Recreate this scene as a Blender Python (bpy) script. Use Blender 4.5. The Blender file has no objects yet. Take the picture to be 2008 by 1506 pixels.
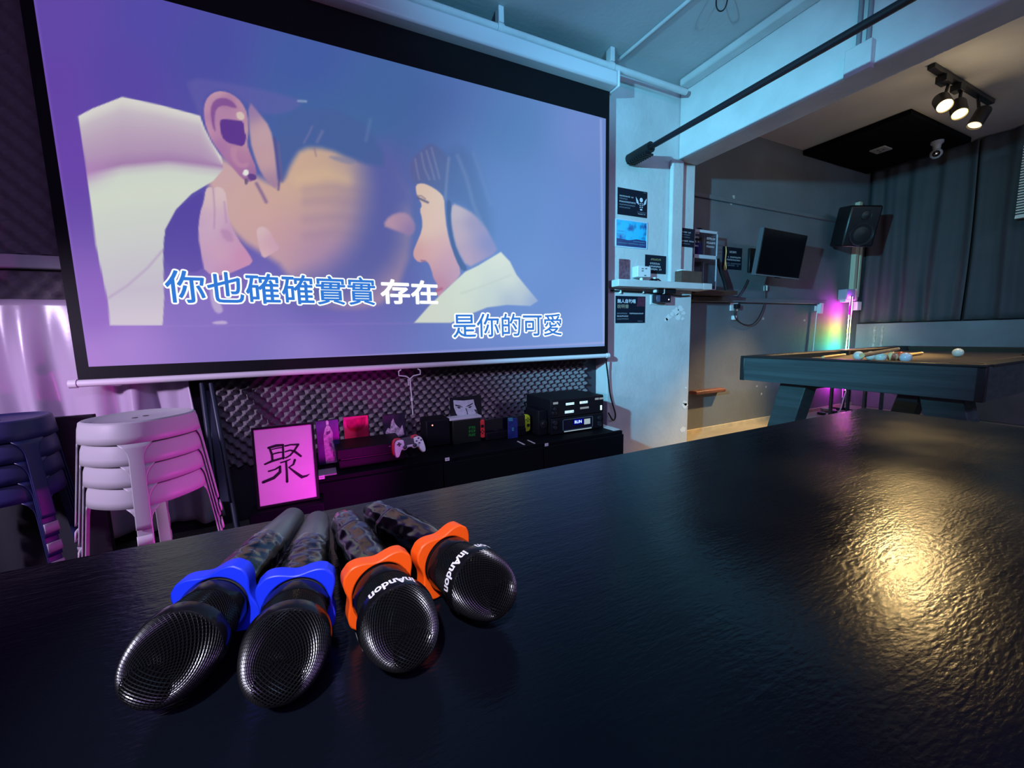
import bpy, bmesh, math, random
import numpy as np
from mathutils import Matrix, Vector
random.seed(7)
R = math.radians
SC = bpy.context.scene
COL = SC.collection

# ------------------------------------------------------------------ camera
CAM = Vector((0.0, 0.0, 0.925))
RX = Vector((0.89839713, -0.43862048, -0.02224113))
UP = Vector((0.07300263, 0.09920555, 0.99238545))
FW = Vector((0.43307414, 0.8931799, -0.12114643))
FPX = 786.24
cd = bpy.data.cameras.new('camera')
cd.sensor_width = 36.0
cd.lens = FPX / 2008.0 * 36.0
cd.clip_start = 0.02
cam = bpy.data.objects.new('camera', cd)
COL.objects.link(cam)
cam.matrix_world = Matrix(((RX.x, UP.x, -FW.x, CAM.x), (RX.y, UP.y, -FW.y, CAM.y), (RX.z, UP.z, -FW.z, CAM.z), (0, 0, 0, 1)))
SC.camera = cam

# ------------------------------------------------------------------ view, world
SC.view_settings.view_transform = 'Standard'
SC.view_settings.look = 'None'
SC.view_settings.exposure = 0.0
SC.view_settings.gamma = 1.0
SC.view_settings.use_curve_mapping = False
try:
    SC.cycles.use_denoising = True
    SC.cycles.sample_clamp_indirect = 4.0
    SC.cycles.caustics_reflective = False
    SC.cycles.caustics_refractive = False
except Exception:
    pass
wd = bpy.data.worlds.new('world'); SC.world = wd; wd.use_nodes = True
wd.node_tree.nodes['Background'].inputs[0].default_value = (0.02, 0.03, 0.06, 1)
wd.node_tree.nodes['Background'].inputs[1].default_value = 0.3

SCREEN_GAIN = 0.76
LED_GAIN = 130.0
SPOTW = 38.0
# ------------------------------------------------------------------ room lamps and added fill lights
def aim(o, tgt):
    d = Vector(tgt) - o.location
    o.rotation_euler = d.to_track_quat('-Z', 'Y').to_euler()
def spot(name, loc, tgt, col, watts, ang, blend=0.6, rad=0.05):
    l = bpy.data.lights.new(name, 'SPOT'); l.color = col; l.energy = watts
    l.spot_size = R(ang); l.spot_blend = blend; l.shadow_soft_size = rad
    o = bpy.data.objects.new(name, l); COL.objects.link(o); o.location = loc; aim(o, tgt); return o
def area(name, loc, tgt, col, watts, sx, sy, spread=180):
    l = bpy.data.lights.new(name, 'AREA'); l.shape = 'RECTANGLE'; l.size = sx; l.size_y = sy
    l.color = col; l.energy = watts; l.spread = R(spread)
    o = bpy.data.objects.new(name, l); COL.objects.link(o); o.location = loc; aim(o, tgt); return o
def point(name, loc, col, watts, rad=0.05):
    l = bpy.data.lights.new(name, 'POINT'); l.color = col; l.energy = watts; l.shadow_soft_size = rad
    o = bpy.data.objects.new(name, l); COL.objects.link(o); o.location = loc; return o
# party lamps of the lounge: cyan wash on the beam and pillar, lavender on the left corner, magenta strip below the table
spot('cyan_party_lamp', (-1.25, 0.35, 1.70), (2.5, 2.08, 1.38), (0.17, 0.62, 0.88), 1150, 48, 0.95, 0.04)
spot('lavender_party_lamp', (-1.95, 0.95, 1.25), (-0.72, 1.9, 0.55), (0.80, 0.64, 1.0), 150, 62, 0.8, 0.06)
spot('magenta_party_lamp', (0.14, 1.42, 0.28), (-0.5, 2.0, 0.42), (1.0, 0.0, 0.78), 9.0, 150, 0.5, 0.05)
spot('ceiling_fill_light', (0.4, -2.2, 1.5), (1.0, 0.55, 2.673), (0.14, 0.62, 1.0), 620, 34, 0.8, 0.08)  # unseen fill, added to brighten the lounge ceiling
spot('mic_fill_light', (-0.35, -0.75, 2.0), (-0.01, 0.34, 0.72), (0.9, 0.9, 1.0), 150, 14, 0.7, 0.03)  # unseen narrow spot, added to brighten the microphones and their rings
area('lounge_fill_light', (0.4, -1.6, 2.55), (0.6, -0.6, 0.9), (0.60, 0.36, 1.0), 30, 2.6, 0.15)  # unseen purple fill behind the camera, added for pillar and room tone
area('games_room_fill', (4.0, -1.3, 2.55), (4.0, 0.2, 1.0), (0.45, 0.65, 1.0), 20, 2.0, 0.2)  # unseen blue fill, added to lift the grey wall

# ------------------------------------------------------------------ pixel rays onto the room's real planes
def ray(px, py):
    return RX * (px - 1004.0) - UP * (py - 753.0) + FW * FPX
def onY(px, py, y):
    d = ray(px, py); return CAM + d * ((y - CAM.y) / d.y)
def onX(px, py, x):
    d = ray(px, py); return CAM + d * ((x - CAM.x) / d.x)
def onZ(px, py, z):
    d = ray(px, py); return CAM + d * ((z - CAM.z) / d.z)

# ------------------------------------------------------------------ materials
def srgb(r, g, b):
    f = lambda c: (c / 255.0 / 12.92) if c / 255.0 <= 0.04045 else ((c / 255.0 + 0.055) / 1.055) ** 2.4
    return (f(r), f(g), f(b))
MATS = {}
def mat(name, col, rough=0.6, metal=0.0, spec=0.5, var=0.0, scale=8.0, bump=0.0, bscale=60.0, stretch=(1, 1, 1), emit=None, estr=1.0, alpha=1.0, trans=0.0, coat=0.0, rvar=0.0):
    if name in MATS: return MATS[name]
    m = bpy.data.materials.new(name); m.use_nodes = True
    nt = m.node_tree; N = nt.nodes; L = nt.links
    b = N['Principled BSDF']
    b.inputs['Base Color'].default_value = (*col, 1)
    b.inputs['Roughness'].default_value = rough
    b.inputs['Metallic'].default_value = metal
    b.inputs['Specular IOR Level'].default_value = spec
    if trans: b.inputs['Transmission Weight'].default_value = trans
    if coat: b.inputs['Coat Weight'].default_value = coat
    if alpha < 1: b.inputs['Alpha'].default_value = alpha
    if emit:
        b.inputs['Emission Color'].default_value = (*emit, 1); b.inputs['Emission Strength'].default_value = estr
    if var or bump or rvar:
        tc = N.new('ShaderNodeTexCoord'); mp = N.new('ShaderNodeMapping'); mp.inputs['Scale'].default_value = stretch
        L.new(tc.outputs['Object'], mp.inputs['Vector'])
        if var or rvar:
            nz = N.new('ShaderNodeTexNoise'); nz.inputs['Scale'].default_value = scale; nz.inputs['Detail'].default_value = 6
            L.new(mp.outputs[0], nz.inputs['Vector'])
        if var:
            cr = N.new('ShaderNodeValToRGB')
            cr.color_ramp.elements[0].position = 0.3; cr.color_ramp.elements[1].position = 0.7
            cr.color_ramp.elements[0].color = (*[c * (1 - var) for c in col], 1)
            cr.color_ramp.elements[1].color = (*[min(1, c * (1 + var)) for c in col], 1)
            L.new(nz.outputs['Fac'], cr.inputs[0]); L.new(cr.outputs[0], b.inputs['Base Color'])
        if rvar:
            mr = N.new('ShaderNodeMapRange'); mr.inputs[1].default_value = 0.3; mr.inputs[2].default_value = 0.7
            mr.inputs[3].default_value = rough - rvar; mr.inputs[4].default_value = rough + rvar
            L.new(nz.outputs['Fac'], mr.inputs[0]); L.new(mr.outputs[0], b.inputs['Roughness'])
        if bump:
            n2 = N.new('ShaderNodeTexNoise'); n2.inputs['Scale'].default_value = bscale; n2.inputs['Detail'].default_value = 5
            L.new(mp.outputs[0], n2.inputs['Vector'])
            bp = N.new('ShaderNodeBump'); bp.inputs['Strength'].default_value = bump; bp.inputs['Distance'].default_value = 0.01
            L.new(n2.outputs['Fac'], bp.inputs['Height']); L.new(bp.outputs[0], b.inputs['Normal'])
    MATS[name] = m
    return m
def glow(name, col, s=1.0):
    if name in MATS: return MATS[name]
    m = bpy.data.materials.new(name); m.use_nodes = True
    nt = m.node_tree; nt.nodes.clear()
    e = nt.nodes.new('ShaderNodeEmission'); e.inputs[0].default_value = (*col, 1); e.inputs[1].default_value = s
    o = nt.nodes.new('ShaderNodeOutputMaterial'); nt.links.new(e.outputs[0], o.inputs[0])
    MATS[name] = m; return m

# ------------------------------------------------------------------ mesh builder
class MB:
    def __init__(s): s.v = []; s.f = []
    def add(s, vs, fs):
        n = len(s.v); s.v += [Vector(v) for v in vs]; s.f += [tuple(i + n for i in f) for f in fs]; return s
    def box(s, a, b, M=None):
        x0, y0, z0 = a; x1, y1, z1 = b
        vs = [Vector(p) for p in ((x0, y0, z0), (x1, y0, z0), (x1, y1, z0), (x0, y1, z0), (x0, y0, z1), (x1, y0, z1), (x1, y1, z1), (x0, y1, z1))]
        if M: vs = [M @ v for v in vs]
        return s.add(vs, [(3, 2, 1, 0), (4, 5, 6, 7), (0, 1, 5, 4), (1, 2, 6, 5), (2, 3, 7, 6), (3, 0, 4, 7)])
    def lathe(s, prof, seg=24, M=None, cap=True):
        vs = []; fs = []; n = len(prof)
        for r, z in prof:
            for k in range(seg):
                a = 2 * math.pi * k / seg; vs.append(Vector((r * math.cos(a), r * math.sin(a), z)))
        for i in range(n - 1):
            for k in range(seg):
                k2 = (k + 1) % seg; fs.append((i * seg + k, i * seg + k2, (i + 1) * seg + k2, (i + 1) * seg + k))
        if cap:
            fs.append(tuple(reversed(range(seg)))); fs.append(tuple(range((n - 1) * seg, n * seg)))
        if M: vs = [M @ v for v in vs]
        return s.add(vs, fs)
    def tube(s, pts, r, seg=10, cap=True):
        pts = [Vector(p) for p in pts]; rs = r if isinstance(r, (list, tuple)) else [r] * len(pts)
        vs = []; fs = []; n = len(pts); prev = None
        for i, p in enumerate(pts):
            t = (pts[min(i + 1, n - 1)] - pts[max(i - 1, 0)]).normalized()
            if prev is None:
                a = t.cross(Vector((0, 0, 1)))
                if a.length < 1e-3: a = t.cross(Vector((1, 0, 0)))
                a.normalize()
            else:
                a = prev - t * prev.dot(t); a.normalize()
            prev = a; b = t.cross(a)
            for k in range(seg):
                an = 2 * math.pi * k / seg; vs.append(p + (a * math.cos(an) + b * math.sin(an)) * rs[i])
        for i in range(n - 1):
            for k in range(seg):
                k2 = (k + 1) % seg; fs.append((i * seg + k, i * seg + k2, (i + 1) * seg + k2, (i + 1) * seg + k))
        if cap:
            fs.append(tuple(reversed(range(seg)))); fs.append(tuple(range((n - 1) * seg, n * seg)))
        return s.add(vs, fs)
    def prism(s, poly, d, fn=None):
        # poly: list of 2D points; extruded by d; fn maps (u, v, w) to a 3D point
        fn = fn or (lambda u, v, w: Vector((u, w, v)))
        n = len(poly)
        vs = [fn(u, v, 0) for u, v in poly] + [fn(u, v, d) for u, v in poly]
        fs = [tuple(range(n)), tuple(reversed(range(n, 2 * n)))] + [(i, i + n, (i + 1) % n + n, (i + 1) % n) for i in range(n)]
        return s.add(vs, fs)
    def grid(s, fn, nu, nv):
        vs = [fn(i / nu, j / nv) for j in range(nv + 1) for i in range(nu + 1)]
        w = nu + 1
        return s.add(vs, [(j * w + i, j * w + i + 1, (j + 1) * w + i + 1, (j + 1) * w + i) for j in range(nv) for i in range(nu)])
    def build(s, name, m, parent=None, smooth=True, bev=0, local=False, fix=True):
        """one mesh object; vertices are in world space unless local, and become relative to the parent or to the thing's own base"""
        if parent is not None:
            vs = s.v if local else [INV[parent.name] @ v for v in s.v]
            loc = Vector((0, 0, 0))
        elif local:
            vs = s.v; loc = Vector((0, 0, 0))
        else:
            xs = [v.x for v in s.v]; ys = [v.y for v in s.v]; zs = [v.z for v in s.v]
            loc = Vector(((min(xs) + max(xs)) / 2, (min(ys) + max(ys)) / 2, min(zs)))
            vs = [v - loc for v in s.v]
        me = bpy.data.meshes.new(name); me.from_pydata([tuple(v) for v in vs], [], s.f)
        if fix:
            bm = bmesh.new(); bm.from_mesh(me); bmesh.ops.recalc_face_normals(bm, faces=bm.faces); bm.to_mesh(me); bm.free()
        me.materials.append(m)
        if smooth:
            me.polygons.foreach_set('use_smooth', [True] * len(me.polygons))
            me.set_sharp_from_angle(angle=R(38))
        o = bpy.data.objects.new(name, me); COL.objects.link(o); o.location = loc
        if parent is not None:
            o.parent = parent; INV[o.name] = INV[parent.name]
        else:
            INV[o.name] = Matrix.Translation(-loc)
        if bev:
            md = o.modifiers.new('bevel', 'BEVEL'); md.width = bev; md.segments = 2; md.limit_method = 'ANGLE'; md.angle_limit = R(35)
        return o
INV = {}
def tag(o, label=None, cat=None, group=None, kind=None):
    if label: o['label'] = label
    if cat: o['category'] = cat
    if group: o['group'] = group
    if kind: o['kind'] = kind
    return o
def empty(name, label, cat, loc, M=None, group=None):
    o = bpy.data.objects.new(name, None); COL.objects.link(o); o.empty_display_size = 0.05
    MW = Matrix.Translation(Vector(loc)) @ (M.to_4x4() if M else Matrix.Identity(4))
    o.matrix_world = MW; INV[o.name] = MW.inverted()
    return tag(o, label, cat, group)
def copy_tree(o, parent=None):
    c = o.copy(); COL.objects.link(c)
    if parent is not None: c.parent = parent
    INV[c.name] = INV.get(o.name, Matrix.Identity(4))
    for ch in list(o.children): copy_tree(ch, c)
    return c
def struct(name, mb, m, **k):
    o = mb.build(name, m, **k); o['kind'] = 'structure'; return o
def rotm(yaw=0, tilt=0, roll=0):
    return Matrix.Rotation(R(yaw), 3, 'Z') @ Matrix.Rotation(R(tilt), 3, 'X') @ Matrix.Rotation(R(roll), 3, 'Y')

def text_geo(body, size=1.0, offset=0.0, align='LEFT', res=3):
    """outline lettering as flat polygons in the xy plane"""
    cu = bpy.data.curves.new('t', 'FONT'); cu.body = body; cu.size = size; cu.offset = offset
    cu.align_x = align; cu.resolution_u = res
    ob = bpy.data.objects.new('t', cu); COL.objects.link(ob)
    dg = bpy.context.evaluated_depsgraph_get(); dg.update()
    me = bpy.data.meshes.new_from_object(ob.evaluated_get(dg))
    vs = [v.co.copy() for v in me.vertices]; fs = [tuple(p.vertices) for p in me.polygons]
    bpy.data.objects.remove(ob); bpy.data.curves.remove(cu); bpy.data.meshes.remove(me)
    return vs, fs
def text_fit(body, fn, x0, x1, z0, z1, offset=0.0):
    """lettering fitted into a rectangle, placed through fn(x, z)"""
    vs, fs = text_geo(body, 1.0, offset)
    ax = min(v.x for v in vs); bx = max(v.x for v in vs); ay = min(v.y for v in vs); by = max(v.y for v in vs)
    return [fn(x0 + (v.x - ax) / (bx - ax) * (x1 - x0), z0 + (v.y - ay) / (by - ay) * (z1 - z0)) for v in vs], fs
def scribble(mb, fn, x0, x1, z, h, n=None, seed=0):
    """small unreadable print: a row of tiny stroke clusters"""
    rn = random.Random(seed + int(x0 * 977) + int(z * 1313)); n = n or max(3, int((x1 - x0) / (h * 1.05)))
    w = (x1 - x0) / n
    def q(a, b, c, d): mb.add([fn(a, c), fn(b, c), fn(b, d), fn(a, d)], [(0, 1, 2, 3)])
    for i in range(n):
        if rn.random() < 0.07: continue
        a = x0 + i * w; t = h * 0.2
        for k in rn.sample([0.0, 0.4, 0.8], 2): q(a + w * .08, a + w * .86, z + h * k, z + h * k + t)
        for k in rn.sample([0.1, 0.4, 0.7], 2): q(a + w * k, a + w * k + t * .8, z, z + h)

# ================================================================== THE ROOM
H = 2.673
m_white = mat('painted_plaster', (0.62, 0.63, 0.64), 0.75, var=0.08, scale=5, bump=0.25, bscale=35)
m_ceil = mat('ceiling_paint', (0.50, 0.52, 0.54), 0.85, var=0.06, scale=3, bump=0.15, bscale=40)
m_grey = mat('grey_wall_paint', (0.135, 0.148, 0.168), 0.6, var=0.15, scale=2.5, bump=0.2, bscale=30)
m_floor = mat('floor_tile', (0.30, 0.26, 0.21), 0.5, var=0.15, scale=6)
m_dark = mat('dark_wall', (0.02, 0.02, 0.025), 0.8)
struct('floor', MB().box((-2.2, -2.4, -0.1), (6.1, 2.7, 0.0)), m_floor)
struct('ceiling', MB().box((-2.2, -2.4, H), (6.1, 2.7, H + 0.1)), m_ceil)
struct('wall_back', MB().box((-2.2, 2.40, 0), (1.86, 2.7, H)), mat('back_wall_paint', (0.05, 0.045, 0.06), 0.8))
struct('wall_left', MB().box((-2.3, -2.4, 0), (-2.2, 2.7, H)), mat('lounge_wall', (0.25, 0.25, 0.27), 0.8))
struct('wall_front', MB().box((-2.2, -2.5, 0), (6.1, -2.4, H)), mat('lounge_wall', (0.25, 0.25, 0.27), 0.8))
struct('wall_pillar', MB().box((1.86, 2.27, 0), (2.69, 2.7, H)), m_white, bev=0.006)
struct('wall_games_room', MB().box((2.69, 2.508, 0), (6.1, 2.7, H)), m_grey)
struct('wall_right', MB().box((5.85, -2.4, 0), (6.1, 2.508, H)), mat('right_wall', (0.05, 0.055, 0.06), 0.8))
struct('trim_window_ledge', MB().box((5.74, -2.4, 0), (5.85, 2.508, 0.965)), mat('ledge_paint', (0.15, 0.165, 0.18), 0.55, var=0.2, scale=3, bump=0.2), bev=0.006)
struct('trim_beam', MB().box((2.505, -2.4, 2.169), (2.70, 2.27, H)), m_white, bev=0.012)
# cable trunking and old mouldings on the walls
struct('trim_upper_moulding', MB().box((2.69, 2.485, 2.05), (5.3, 2.508, 2.085)), m_grey, bev=0.004)
struct('trim_lower_moulding', MB().box((2.69, 2.47, 1.18), (5.0, 2.508, 1.225)), m_grey, bev=0.006)
struct('trim_baseboard', MB().box((2.69, 2.49, 0), (5.74, 2.508, 0.035)), mat('skirting', (0.5, 0.42, 0.3), 0.6, var=0.2))
struct('trim_pillar_conduit', MB().box((2.415, 2.235, 1.29), (2.535, 2.27, 2.169)), m_white, bev=0.012)
struct('trim_ceiling_conduit', MB().box((2.42, -2.4, 2.625), (2.505, 2.2, H)), m_white, bev=0.01)
# peeled paint on the pillar and nail marks on the grey wall
rp = random.Random(3)
pk = MB()
def blob(mb, c, r, fn, n=11, jag=0.45, rnd=rp):
    vs = [fn(c[0] + math.cos(2 * math.pi * k / n) * r * (1 + rnd.uniform(-jag, jag)), c[1] + math.sin(2 * math.pi * k / n) * r * .75 * (1 + rnd.uniform(-jag, jag))) for k in range(n)]
    mb.add(vs, [tuple(range(n))])
yp = lambda x, z: Vector((x, 2.2685, z))
for px, py, r in ((1326, 610, .035), (1334, 606, .03), (1318, 617, .02), (1311, 622, .028), (1330, 622, .03), (1340, 614, .02), (1306, 627, .02), (1338, 625, .018)):
    p = onY(px, py, 2.27); blob(pk, (p.x, p.z), r, yp)
for px, py, r in ((1343, 795, .03), (1347, 790, .025), (1340, 842, .03), (1347, 760, .012)):
    p = onY(px, py, 2.27); blob(pk, (min(p.x, 2.655), p.z), r, yp)
struct('trim_peeled_patches', pk, mat('bare_plaster', (0.85, 0.86, 0.86), 0.9))
nk = MB()
yg = lambda x, z: Vector((x, 2.5065, z))
for px, py, r in ((1439, 386, .02), (1434, 399, .016), (1510, 409, .012), (1560, 416, .01), (1496, 625, .018), (1577, 628, .02), (1484, 757, .012), (1502, 759, .014), (1493, 772, .014), (1412, 840, .02), (1390, 846, .02), (1460, 836, .02)):
    p = onY(px, py, 2.508); blob(nk, (p.x, p.z), r, yg, 7)
struct('trim_wall_chips', nk, mat('chip_plaster', (0.5, 0.48, 0.45), 0.9))
# scuff lines running down the window ledge wall
sk = MB()
for px, w in ((1716, .012), (1731, .010)):
    a = onX(px, 640, 5.74); sk.box((5.737, a.y - w, 0.2), (5.74, a.y + w, 0.93))
struct('trim_ledge_drips', sk, mat('plaster_drip', (0.28, 0.27, 0.25), 0.8, var=0.5, scale=30))

# ================================================================== PROJECTION SCREEN
YS = 2.20
SX0, SX1, SZ0, SZ1 = -0.828, 1.777, 0.836, 2.287
scr = empty('projection_screen', 'large pull-down projection screen showing a music video with karaoke lyrics', 'projection screen', (0.475, YS, 0.76))
m_border = mat('screen_black', (0.004, 0.004, 0.006), 0.55, spec=0.2)
m_case = mat('white_enamel', (0.72, 0.72, 0.76), 0.35)
b = MB()
b.box((-0.866, YS + .001, 0.785), (1.806, YS + .006, 2.47))
b.build('fabric', m_border, scr, smooth=False)
c = MB(); c.box((-0.99, 2.13, 2.455), (1.815, 2.235, 2.545)); c.build('casing', m_case, scr, bev=0.012)
c = MB(); c.box((1.815, 2.125, 2.45), (1.832, 2.24, 2.55)); c.build('casing_end_cap', m_case, scr, bev=0.008)
c = MB(); c.tube([(-0.876, YS + .004, 0.770), (1.80, YS + .004, 0.770)], 0.0145, 14); c.build('bottom_bar', mat('bar_enamel', (0.80, 0.76, 0.80), 0.4), scr)
for x in (-0.882, 1.805):
    c = MB(); c.tube([(x - .012, YS + .004, 0.770), (x + .012, YS + .004, 0.770)], 0.0175, 14); c.build('bar_end_cap', mat('bar_enamel', (0.80, 0.76, 0.80), 0.4), scr)
hx = onY(803, 725, YS).x
c = MB(); c.tube([(hx - .045, YS, .752), (hx - .058, YS, .745), (hx - .058, YS, .722), (hx - .02, YS, .716), (hx, YS, .70), (hx + .02, YS, .716), (hx + .058, YS, .722), (hx + .058, YS, .745), (hx + .045, YS, .752)], 0.0035, 8)
c.build('pull_handle', m_case, scr)
c = MB(); c.tube([(hx, YS, .70), (hx + .004, YS, .60), (hx + .006, YS, .50)], 0.0035, 8); c.tube([(hx - .01, YS, .70), (hx - .008, YS, .665)], 0.003, 6)
c.lathe([(0.002, -.012), (.008, -.006), (.008, .006), (.002, .012)], 10, Matrix.Translation((hx + .005, YS, .585)))
c.build('pull_cord', mat('cord_white', (0.7, 0.68, 0.72), 0.6), scr)

# the projected picture, one colour per point; background tones include purple room-light spill
NU, NV = 560, 316
gx = np.linspace(SX0, SX1, NU + 1); gz = np.linspace(SZ0, SZ1, NV + 1)
GX, GZ = np.meshgrid(gx, gz)
dxp = np.stack([GX.ravel() - CAM.x, np.full(GX.size, YS - CAM.y), GZ.ravel() - CAM.z], 1)
zz = dxp @ np.array(FW)
PXY = np.stack([1004 + FPX * (dxp @ np.array(RX)) / zz, 753 - FPX * (dxp @ np.array(UP)) / zz], 1)
IMG = np.zeros((len(PXY), 3))
bgs = [((60, -60), (100, 74, 176)), ((120, 40), (104, 76, 182)), ((250, 150), (92, 76, 178)), ((400, 100), (76, 84, 176)), ((300, 40), (86, 80, 182)), ((600, 120), (66, 98, 176)), ((760, 170), (66, 108, 172)),
       ((700, 260), (66, 112, 170)), ((600, 230), (66, 108, 172)), ((1000, 250), (80, 116, 182)), ((1160, 260), (112, 128, 204)), ((1120, 420), (100, 122, 202)), ((1000, 400), (92, 118, 192)), ((1170, 660), (122, 150, 222)), ((1060, 560), (104, 128, 204)),
       ((700, 500), (96, 106, 180)), ((740, 380), (84, 104, 172)), ((250, 690), (166, 126, 216)), ((400, 600), (130, 108, 200)), ((600, 690), (136, 126, 208)), ((900, 690), (110, 134, 210)), ((150, 300), (112, 72, 184)), ((190, 600), (140, 92, 198)),
       ((620, 600), (104, 100, 190)), ((180, 720), (176, 122, 216)), ((350, 480), (86, 74, 172)), ((110, 160), (106, 72, 182))]
wsum = np.zeros(len(PXY))
for (qx, qy), c3 in bgs:
    w = 1.0 / (((PXY[:, 0] - qx) ** 2 + (PXY[:, 1] - qy) ** 2) + 900.0) ** 1.4
    IMG += w[:, None] * np.array(c3); wsum += w
IMG /= wsum[:, None]
def chaikin(p, n=2):
    p = np.array(p, float)
    for _ in range(n):
        q = np.roll(p, -1, 0); p = np.stack([p * .75 + q * .25, p * .25 + q * .75], 1).reshape(-1, 2)
    return p
def sdf(poly):
    X, Y = PXY[:, 0], PXY[:, 1]; ins = np.zeros(len(X), bool); dm = np.full(len(X), 1e18)
    n = len(poly)
    for i in range(n):
        ax, ay = poly[i]; bx, by = poly[(i + 1) % n]; ex, ey = bx - ax, by - ay
        t = np.clip(((X - ax) * ex + (Y - ay) * ey) / (ex * ex + ey * ey + 1e-9), 0, 1)
        dm = np.minimum(dm, (X - ax - t * ex) ** 2 + (Y - ay - t * ey) ** 2)
        if ay != by:
            ins ^= ((ay > Y) != (by > Y)) & (X < ex * (Y - ay) / (by - ay) + ax)
    d = np.sqrt(dm); return np.where(ins, -d, d)
def lay(poly, col, soft=3.0, op=1.0, rnd=1, grad=None, eps=500.0):
    """col: one colour, or grad: list of ((x, y), colour) blended inside the outline"""
    global IMG
    d = sdf(chaikin(poly, rnd) if rnd else np.array(poly, float))
    a = np.clip(0.5 - d / soft, 0, 1); a = a * a * (3 - 2 * a) * op
    if grad:
        C = np.zeros_like(IMG); ws = np.zeros(len(IMG))
        for (qx, qy), c3 in grad:
            w = 1.0 / (((PXY[:, 0] - qx) ** 2 + (PXY[:, 1] - qy) ** 2) + eps) ** 1.5
            C += w[:, None] * np.array(c3); ws += w
        C /= ws[:, None]
    else:
        C = np.array(col, float); C = C[None, :] if C.ndim == 1 else C
    IMG = IMG * (1 - a[:, None]) + C * a[:, None]
def stroke(pts, w, col, soft=2.5, op=1.0):
    global IMG
    X, Y = PXY[:, 0], PXY[:, 1]; dm = np.full(len(X), 1e9)
    for i in range(len(pts) - 1):
        ax, ay = pts[i]; bx, by = pts[i + 1]; ex, ey = bx - ax, by - ay
        t = np.clip(((X - ax) * ex + (Y - ay) * ey) / (ex * ex + ey * ey + 1e-9), 0, 1)
        dm = np.minimum(dm, np.hypot(X - ax - t * ex, Y - ay - t * ey))
    a = np.clip(0.5 - (dm - w / 2) / soft, 0, 1) * op
    IMG = IMG * (1 - a[:, None]) + np.array(col, float)[None, :] * a[:, None]
# man: hair edge, hood, neck, ear, cheek, hand
lay([(362, 150), (450, 163), (535, 180), (600, 200), (560, 225), (500, 222), (470, 190), (430, 172), (400, 190), (396, 235), (382, 205)], (108, 104, 182), 12, 0.55)
lay([(420, 300), (470, 330), (505, 346), (535, 362), (556, 352), (572, 318), (590, 290), (640, 290), (690, 310), (800, 340), (810, 480), (770, 590), (680, 610), (590, 590), (556, 524), (520, 500), (470, 470), (430, 420), (410, 370), (405, 345)], None, 20, 1, 1,
    [((440, 335), (218, 180, 186)), ((480, 390), (224, 184, 176)), ((520, 420), (226, 184, 172)), ((560, 370), (228, 190, 160)), ((605, 340), (230, 194, 152)), ((650, 350), (226, 190, 148)), ((700, 350), (180, 160, 168)), ((640, 420), (214, 172, 168)), ((690, 430), (170, 148, 176)), ((560, 460), (216, 168, 178)), ((620, 490), (184, 146, 182)), ((670, 510), (150, 126, 186)), ((730, 420), (112, 114, 176))], 2600.0)
for y_, o_ in ((372, .3), (398, .22), (430, .3), (462, .25), (392, .2)):
    stroke([(600, y_), (660, y_ - 8 + (y_ % 7)), (712, y_ + 4)], 10, (150, 124, 160), 22, o_)
stroke([(585, 352), (640, 340), (680, 352)], 16, (240, 206, 160), 26, .5)
lay([(700, 280), (780, 280), (830, 400), (790, 420), (790, 500), (720, 580), (620, 610), (540, 570), (590, 545), (660, 520), (704, 460), (722, 390)], (94, 104, 176), 74, 1.0)
lay([(548, 215), (700, 215), (770, 330), (700, 318), (645, 288), (600, 280), (574, 304), (562, 330), (556, 356), (548, 350), (546, 290)], (72, 104, 168), 16, 0.92)
def hood_colour():
    X, Y = PXY[:, 0], PXY[:, 1]
    yt = np.interp(X, [153, 181, 240, 314, 392, 437], [228, 213, 190, 206, 227, 322]); yc = np.interp(X, [155, 240, 330, 437], [342, 322, 314, 326])
    t = (Y - yt) / np.maximum(yc - yt, 4); s_ = Y - yc
    C = np.zeros_like(IMG)
    for k in range(3):
        up = np.interp(t, [0, .10, .22, .45, .8, .97], [(240, 238, 230)[k], (232, 228, 224)[k], (216, 204, 214)[k], (206, 184, 206)[k], (194, 164, 198)[k], (180, 142, 188)[k]])
        dn = np.interp(s_, [0, 10, 24, 60, 150, 250, 310], [(184, 148, 192)[k], (214, 208, 214)[k], (226, 236, 222)[k], (230, 240, 222)[k], (222, 226, 222)[k], (208, 202, 214)[k], (220, 212, 220)[k]])
        C[:, k] = np.where(s_ < 0, up, dn)
    w = np.clip((235 - X) / 90, 0, 1)[:, None] * np.exp(-(s_ / 26.0) ** 2)[:, None] * .8
    return C * (1 - w) + np.array([202, 150, 212.0])[None] * w
HC = hood_colour()
lay([(153, 228), (181, 213), (240, 190), (314, 206), (392, 227), (401, 251), (415, 279), (434, 308), (438, 332), (418, 355), (376, 380), (345, 411), (324, 450), (320, 494), (322, 585), (319, 638), (216, 638), (211, 588), (188, 480), (167, 314)], HC, 3, 1, 0)
stroke([(212, 585), (250, 560), (290, 525), (318, 492)], 3, (186, 162, 200), 6, 0.8)
lay([(486, 196), (508, 222), (530, 250), (538, 290), (542, 330), (546, 372), (532, 366), (512, 340), (500, 310), (490, 275)], None, 6, 1, 1, [((495, 215), (160, 130, 180)), ((515, 260), (212, 176, 180)), ((525, 310), (212, 172, 176)), ((535, 365), (176, 140, 170))])
stroke([(538, 270), (543, 310), (548, 350), (546, 372)], 3.5, (96, 80, 140), 4, 0.9)
stroke([(546, 280), (550, 320), (553, 355)], 3, (120, 100, 150), 5, 0.8)
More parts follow.
